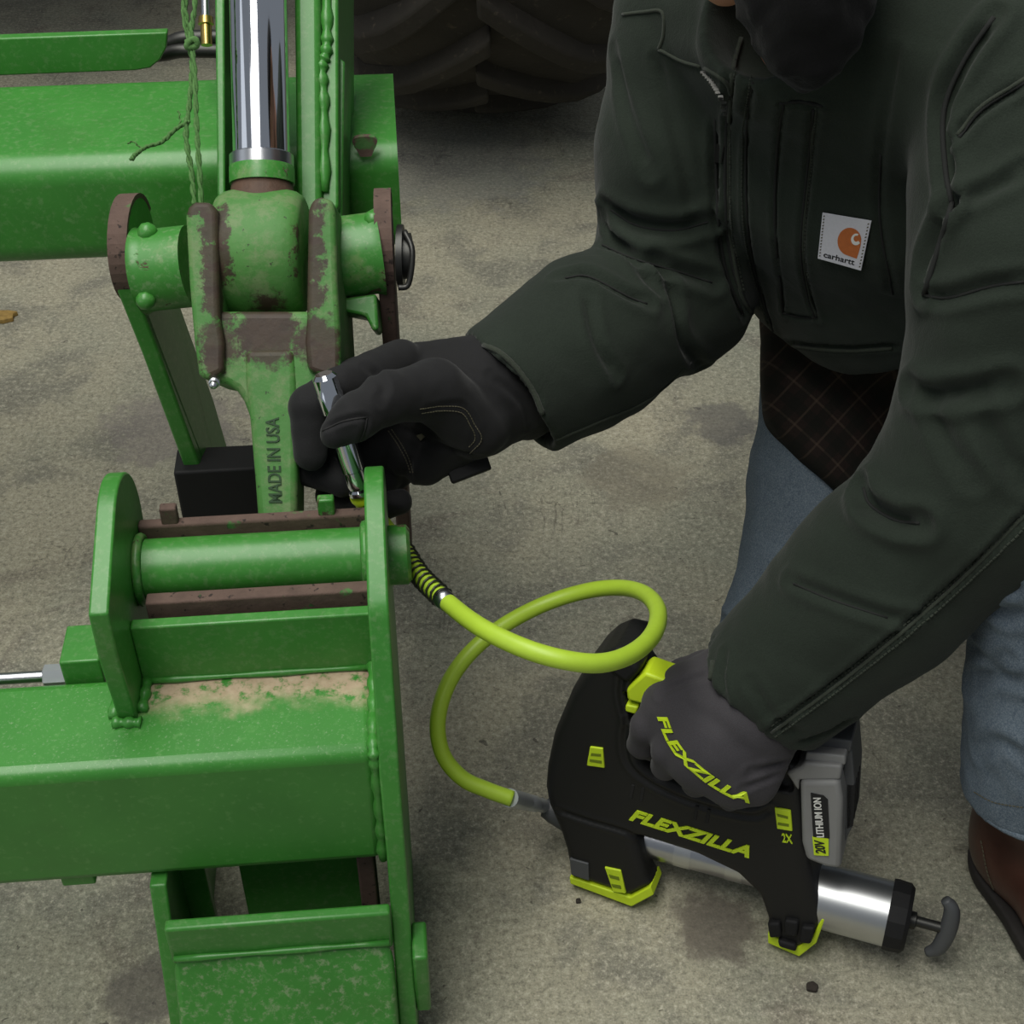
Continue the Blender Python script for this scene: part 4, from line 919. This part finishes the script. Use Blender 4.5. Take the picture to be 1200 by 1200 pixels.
for pts in ([(1208, 594), (1140, 662), (1058, 734), (978, 798), (882, 866)], [(1212, 608), (1144, 674), (1064, 745), (984, 808), (888, 878)], [(862, 80), (857, 130), (856, 200), (858, 270), (872, 345)], [(880, 90), (871, 150), (870, 250), (880, 318), (900, 380)], [(957, 130), (951, 200), (944, 290), (951, 345)]):
    stitches(JK, pts, 'jacket_light', 'stitching', jacket, .0045, .0009)
for pts, r in (([(863, 60), (856, 110), (851, 160), (850, 230), (856, 300), (872, 350), (898, 392)], .0020), ([(884, 84), (875, 150), (875, 250), (885, 320), (906, 388)], .0014), ([(838, 140), (840, 230), (849, 310), (870, 368)], .0018), ([(918, 122), (911, 170), (908, 260), (917, 366)], .0016), ([(953, 128), (946, 200), (938, 290), (946, 345), (955, 372)], .0014),
               ([(913, 121), (938, 119), (964, 124)], .0018), ([(917, 367), (938, 372), (958, 372)], .0014), ([(1032, 180), (1031, 260), (1046, 345)], .0012), ([(1165, 20), (1130, 70), (1106, 130), (1108, 200), (1116, 240)], .0022), ([(1116, 238), (1100, 290), (1083, 345)], .0022), ([(1083, 346), (1112, 349), (1160, 336), (1200, 330)], .0013), ([(1124, 161), (1152, 127), (1205, 94)], .0016), ([(1012, 572), (1020, 592), (1050, 610), (1078, 613)], .0015), ([(930, 684), (975, 703), (1040, 724)], .0010),
               ([(716, 246), (745, 264), (790, 270), (830, 260)], .0011), ([(706, 287), (740, 302), (800, 320), (834, 331)], .0012), ([(662, 326), (690, 324), (735, 347), (758, 356)], .0011)):
    seam_fold_line(JK, pts, r, 'seam_fold_dark', 'seam_fold_line', jacket, lift=.0002)  # dark lines on real seams, and on folds to draw in their shade
seam_fold_line(JK, [(1205, 600), (1140, 667), (1060, 739), (980, 804), (885, 873)], .0017, 'jacket_light', 'sleeve_seam', jacket)
seam_fold_line(JK, [(868, 45), (859, 80), (855, 130), (853, 200), (855, 270), (869, 345), (898, 390)], .0022, 'jacket_light', 'placket_edge', jacket)
seam_fold_line(JK, [(956, 126), (948, 200), (941, 290), (948, 345), (957, 370)], .0016, 'jacket_light', 'pocket_edge', jacket)
seam_fold_line(JK, [(545, 396), (588, 415), (620, 450), (636, 485)], .0028, 'jacket_light', 'cuff_edge', jacket)
seam_fold_line(JK, [(836, 775), (834, 805), (848, 838), (880, 872), (930, 888)], .0028, 'jacket_light', 'cuff_edge', jacket)
seam_fold_line(JK, [(883, 398), (930, 405), (990, 411), (1060, 407)], .0022, 'jacket_light', 'hem_edge', jacket)
seam_fold_line(JK, [(640, 520), (700, 495), (760, 468), (810, 425)], .0016, 'jacket_light', 'sleeve_seam', jacket)
seam_fold_line(JK, [(1122, 158), (1152, 123), (1205, 90)], .0018, 'jacket_light', 'yoke_seam', jacket)
mb = MB()
zp = JK.line([(826, 84), (838, 98), (846, 114), (852, 132)], lift=.002)[::2]
for p in zp: mb.box(p, RTV, UPV, FWD, .0022, .0011, .001)
tag(mb.out('zip_teeth', MAT['zip'], jacket), kind='stuff')
seam_fold_line(JK, [(730, 17), (755, 14), (776, 14), (778, 40), (772, 58)], .0018, 'jacket_light', 'flap_edge', jacket)
seam_fold_line(JK, [(772, 58), (800, 72), (826, 80), (850, 96), (856, 110)], .0018, 'jacket_light', 'flap_edge', jacket)
decal(JK, [(838, 170), (848, 170), (845, 190), (837, 189)], MAT['darksteel'], 'zip_pull', jacket, thick=.002)
# white chest label with its orange emblem and lettering, sewn flat on the chest
LC = [JK.hit(x, y)[0] for x, y in ((966, 247), (1023, 257), (1013, 313), (961, 300))]
ln = nrm(np.mean([JK.hit(x, y)[1] for x, y in ((980, 265), (1000, 270), (990, 290))], 0)); lc = np.mean(LC, 0) + ln * .004
def lab(u, v, h=0.):                                                  # u 0..1 across, v 0..1 up the label, projected to its own flat plane
    p = (LC[3] * (1 - u) + LC[2] * u) * (1 - v) + (LC[0] * (1 - u) + LC[1] * u) * v
    return p - ln * ((p - lc) @ ln) + ln * h
MB().prism([lab(0, 0), lab(1, 0), lab(1, 1), lab(0, 1)], ln * .0012).out('chest_label', MAT['label'], jacket, bevel=.0004)
def flatpoly(pts, h, mat, name):
    mb = MB(); mb.prism([lab(u, v, h) for u, v in pts], ln * .0004); mb.out(name, MAT[mat], jacket)
ang = np.linspace(math.radians(-62), math.radians(-375), 40)
big = [(.64 + .25 * math.cos(a), .52 + .28 * math.sin(a)) for a in np.linspace(math.radians(20), math.radians(270), 30)] + [(.86, .22), (.88, .40), (.885, .5)]
flatpoly(big, .0012, 'orange', 'label_emblem')
ring = [(.775 + .105 * math.cos(a), .60 + .115 * math.sin(a)) for a in np.linspace(math.radians(75), math.radians(330), 22)] + [(.775 + .055 * math.cos(a), .615 + .062 * math.sin(a)) for a in np.linspace(math.radians(330), math.radians(75), 18)]
flatpoly(ring, .0017, 'white_ink', 'label_emblem_curl')
V, Fc = fit_text('carhartt', 0, .012)
mesh_obj('label_lettering', [lab(.13 + .70 * x, .075 + .115 * y, .0012 + .0004 * z) for x, y, z in V], Fc, MAT['ink'], jacket)
for u in (.045, .955):
    mb = MB()
    for i in range(14):
        v = .06 + i * .066; mb.prism([lab(u - .015, v, .0012), lab(u + .015, v + .01, .0012), lab(u + .015, v + .036, .0012), lab(u - .015, v + .026, .0012)], ln * .0004)
    tag(mb.out('label_stitching', MAT['thread'], jacket), kind='stuff')
for pts in ([(378, 505), (402, 494), (430, 489)], [(430, 489), (427, 505), (420, 520)]): seam_fold_line(GR, pts, .0009, 'ink', 'thumb_seam', glove_r)
# ---- glove stitching, wrist strap, lettering
for pts in ([(492, 479), (520, 476), (543, 479), (556, 497), (564, 515), (550, 532)], [(494, 484), (520, 481), (541, 484), (551, 499), (557, 514), (547, 526)], [(455, 505), (466, 521), (476, 540), (482, 556)], [(459, 503), (470, 519), (480, 539), (485, 556)]):
    stitches(GR, pts, 'thread', 'stitching', glove_r, .003, .0005)
MB().prism([at(x, y, 1.365) for x, y in ((520, 540), (568, 526), (576, 549), (529, 567))], FWD * .03).out('wrist_strap', MAT['black_rubber'], glove_r, bevel=.002)
decal(GR, [(489, 510), (494, 508), (498, 512), (494, 516)], MAT['thread'], 'rivet', glove_r, thick=.001)
def arc_text(txt, path, hgt, skin, mat, name, parent, shear=.2, bold=.03):
    V, Fc = fit_text(txt, shear, bold); P = spline([(x, y, 0) for x, y in path], 16)[:, :2]
    s_ = np.concatenate([[0], np.cumsum(np.linalg.norm(np.diff(P, axis=0), axis=1))]); out = []
    for x, y, z in V:
        t = x * s_[-1]; p = np.array([np.interp(t, s_, P[:, i]) for i in (0, 1)]); i = min(np.searchsorted(s_, t, 'right'), len(P) - 1); g = nrm(P[i] - P[i - 1]); up = np.array([g[1], -g[0]])
        q = p + up * y * hgt; h, n = skin.hit(*q)
        if h is None: h, n = skin.hit(*p)
        if h is None: h, n = out[-1] if out else at(*p, 1.35), -FWD
        out.append(h + (n if n is not None else -FWD) * (.0008 + .001 * z))
    return mesh_obj(name, out, Fc, MAT[mat], parent)
arc_text('FLEXZILLA', [(771, 840), (782, 868), (800, 893), (830, 918), (858, 934), (878, 940)], 11, GL, 'lime', 'cuff_lettering', glove_l)
# ---- boot
FD = nrm([.32, -.95, 0]); HE = np.array([.553, .925, 0])
def BY(t, z): return HE + FD * t + WX * z
def boot_sdf(P):
    d = chain(P, [LAN + (LKN - LAN) * .32, LAN + np.array([.008, .01, .03]), BY(.0, .10), BY(.0, .06)], [.062, .062, .060, .057], .02)
    d = smin(d, chain(P, [BY(0, .065), BY(.09, .065), BY(.17, .052), BY(.215, .048)], [.052, .054, .054, .046], .02), .03)
    return smax(d, .022 - P[:, 2], .006)
V, Q = surf(boot_sdf, (.44, .60, -.01), (.74, 1.04, .36), .004); V = relax(V, Q, 1); BT = Skin(V, Q)
boot = mesh_obj('work_boot', V, Q, MAT['leather'], person, smooth=True)
def sole_sdf(P):
    d = chain(P, [BY(.0, .03), BY(.09, .03), BY(.17, .03), BY(.215, .03)], [.057, .055, .056, .048], .02)
    return smax(d, np.abs(P[:, 2] - .014) - .0135, .003)
V, Q = surf(sole_sdf, (.46, .60, -.01), (.74, 1.04, .06), .004); V = relax(V, Q, 1); mesh_obj('boot_sole', V, Q, MAT['sole'], boot, smooth=True)
stitches(BT, [(1150, 985), (1160, 1030), (1180, 1070), (1199, 1092)], 'thread', 'boot_stitching', boot, .005, .0008)
ax = nrm(LAN - LKN); e1 = nrm(np.cross(ax, [0, 1, 0])); e2 = np.cross(ax, e1); hc_ = at(1240, 912, 1.395)
MB().tube([hc_ + (e1 * math.cos(a) + e2 * math.sin(a)) * .089 - ax * .004 for a in np.linspace(0, 2 * math.pi, 40)], .004, 8).out('leg_hem', MAT['denim'], jeans, smooth=True)
stitches(JN, [(1142, 928), (1165, 940), (1200, 946)], 'thread', 'hem_stitching', jeans, .004, .0006)
# the other boot, sole turned back behind the kneeling leg
def boot2_sdf(P):
    a = nrm(RAN - RKN); d = chain(P, [RAN - a * .03 + WX * .01, RAN + a * .05 + WX * .0, RAN + a * .09 - WX * .0], [.056, .055, .045], .02)
    return smin(d, cap(P, RAN + a * .06, RAN + a * .07 + np.array([0, 0, .12]), .05, .045), .02) if False else d
V, Q = surf(boot2_sdf, RAN - .18, RAN + .24, .006); V[:, 2] = np.maximum(V[:, 2], .002); mesh_obj('work_boot', V, Q, MAT['leather'], person, smooth=True)
# ---- knit cap and a soft dark mass below the chin
def cap_sdf(P):
    A_ = [HS, HF, HU_]; d = ell(P, HEADC + HU_ * .035 - HF * .012, A_, (.087, .108, .112))
    d = smax(d, -((P - HEADC) @ nrm(HU_ + HF * -.15)) + .028, .006); return d + .0012 * vnoise(P, 60, 30)
V, Q = surf(cap_sdf, HEADC - .18, HEADC + .2, .004); V = relax(V, Q, 1); mesh_obj('knit_cap', V, Q, MAT['knit'], person, smooth=True)
def neck_mass_sdf(P):
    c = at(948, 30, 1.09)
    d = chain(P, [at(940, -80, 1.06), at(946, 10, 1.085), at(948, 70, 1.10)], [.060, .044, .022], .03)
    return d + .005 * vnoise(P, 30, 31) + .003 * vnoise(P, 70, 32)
V, Q = surf(neck_mass_sdf, at(945, 0, 1.08) - .2, at(945, 0, 1.08) + .2, .004); mesh_obj('dark_neck_mass', relax(V, Q, 1), Q, MAT['knit'], person, smooth=True)

MAT['dirt'] = plain('dirt_crumb', (52, 46, 40), .95, var=.3, sc=200)
debris('dirt_crumb', 951, 1158, [(-.006, -.004), (.004, -.006), (.007, .001), (.002, .006), (-.005, .004)], .005, MAT['dirt'], 'dark dirt crumb on the floor in front of the plunger handle', 'dirt')
debris('dirt_crumb', 678, 1057, [(-.003, -.003), (.003, -.002), (.002, .004), (-.003, .003)], .003, MAT['dirt'], 'tiny dark dirt crumb on the floor beside the front lime foot pad', 'dirt')
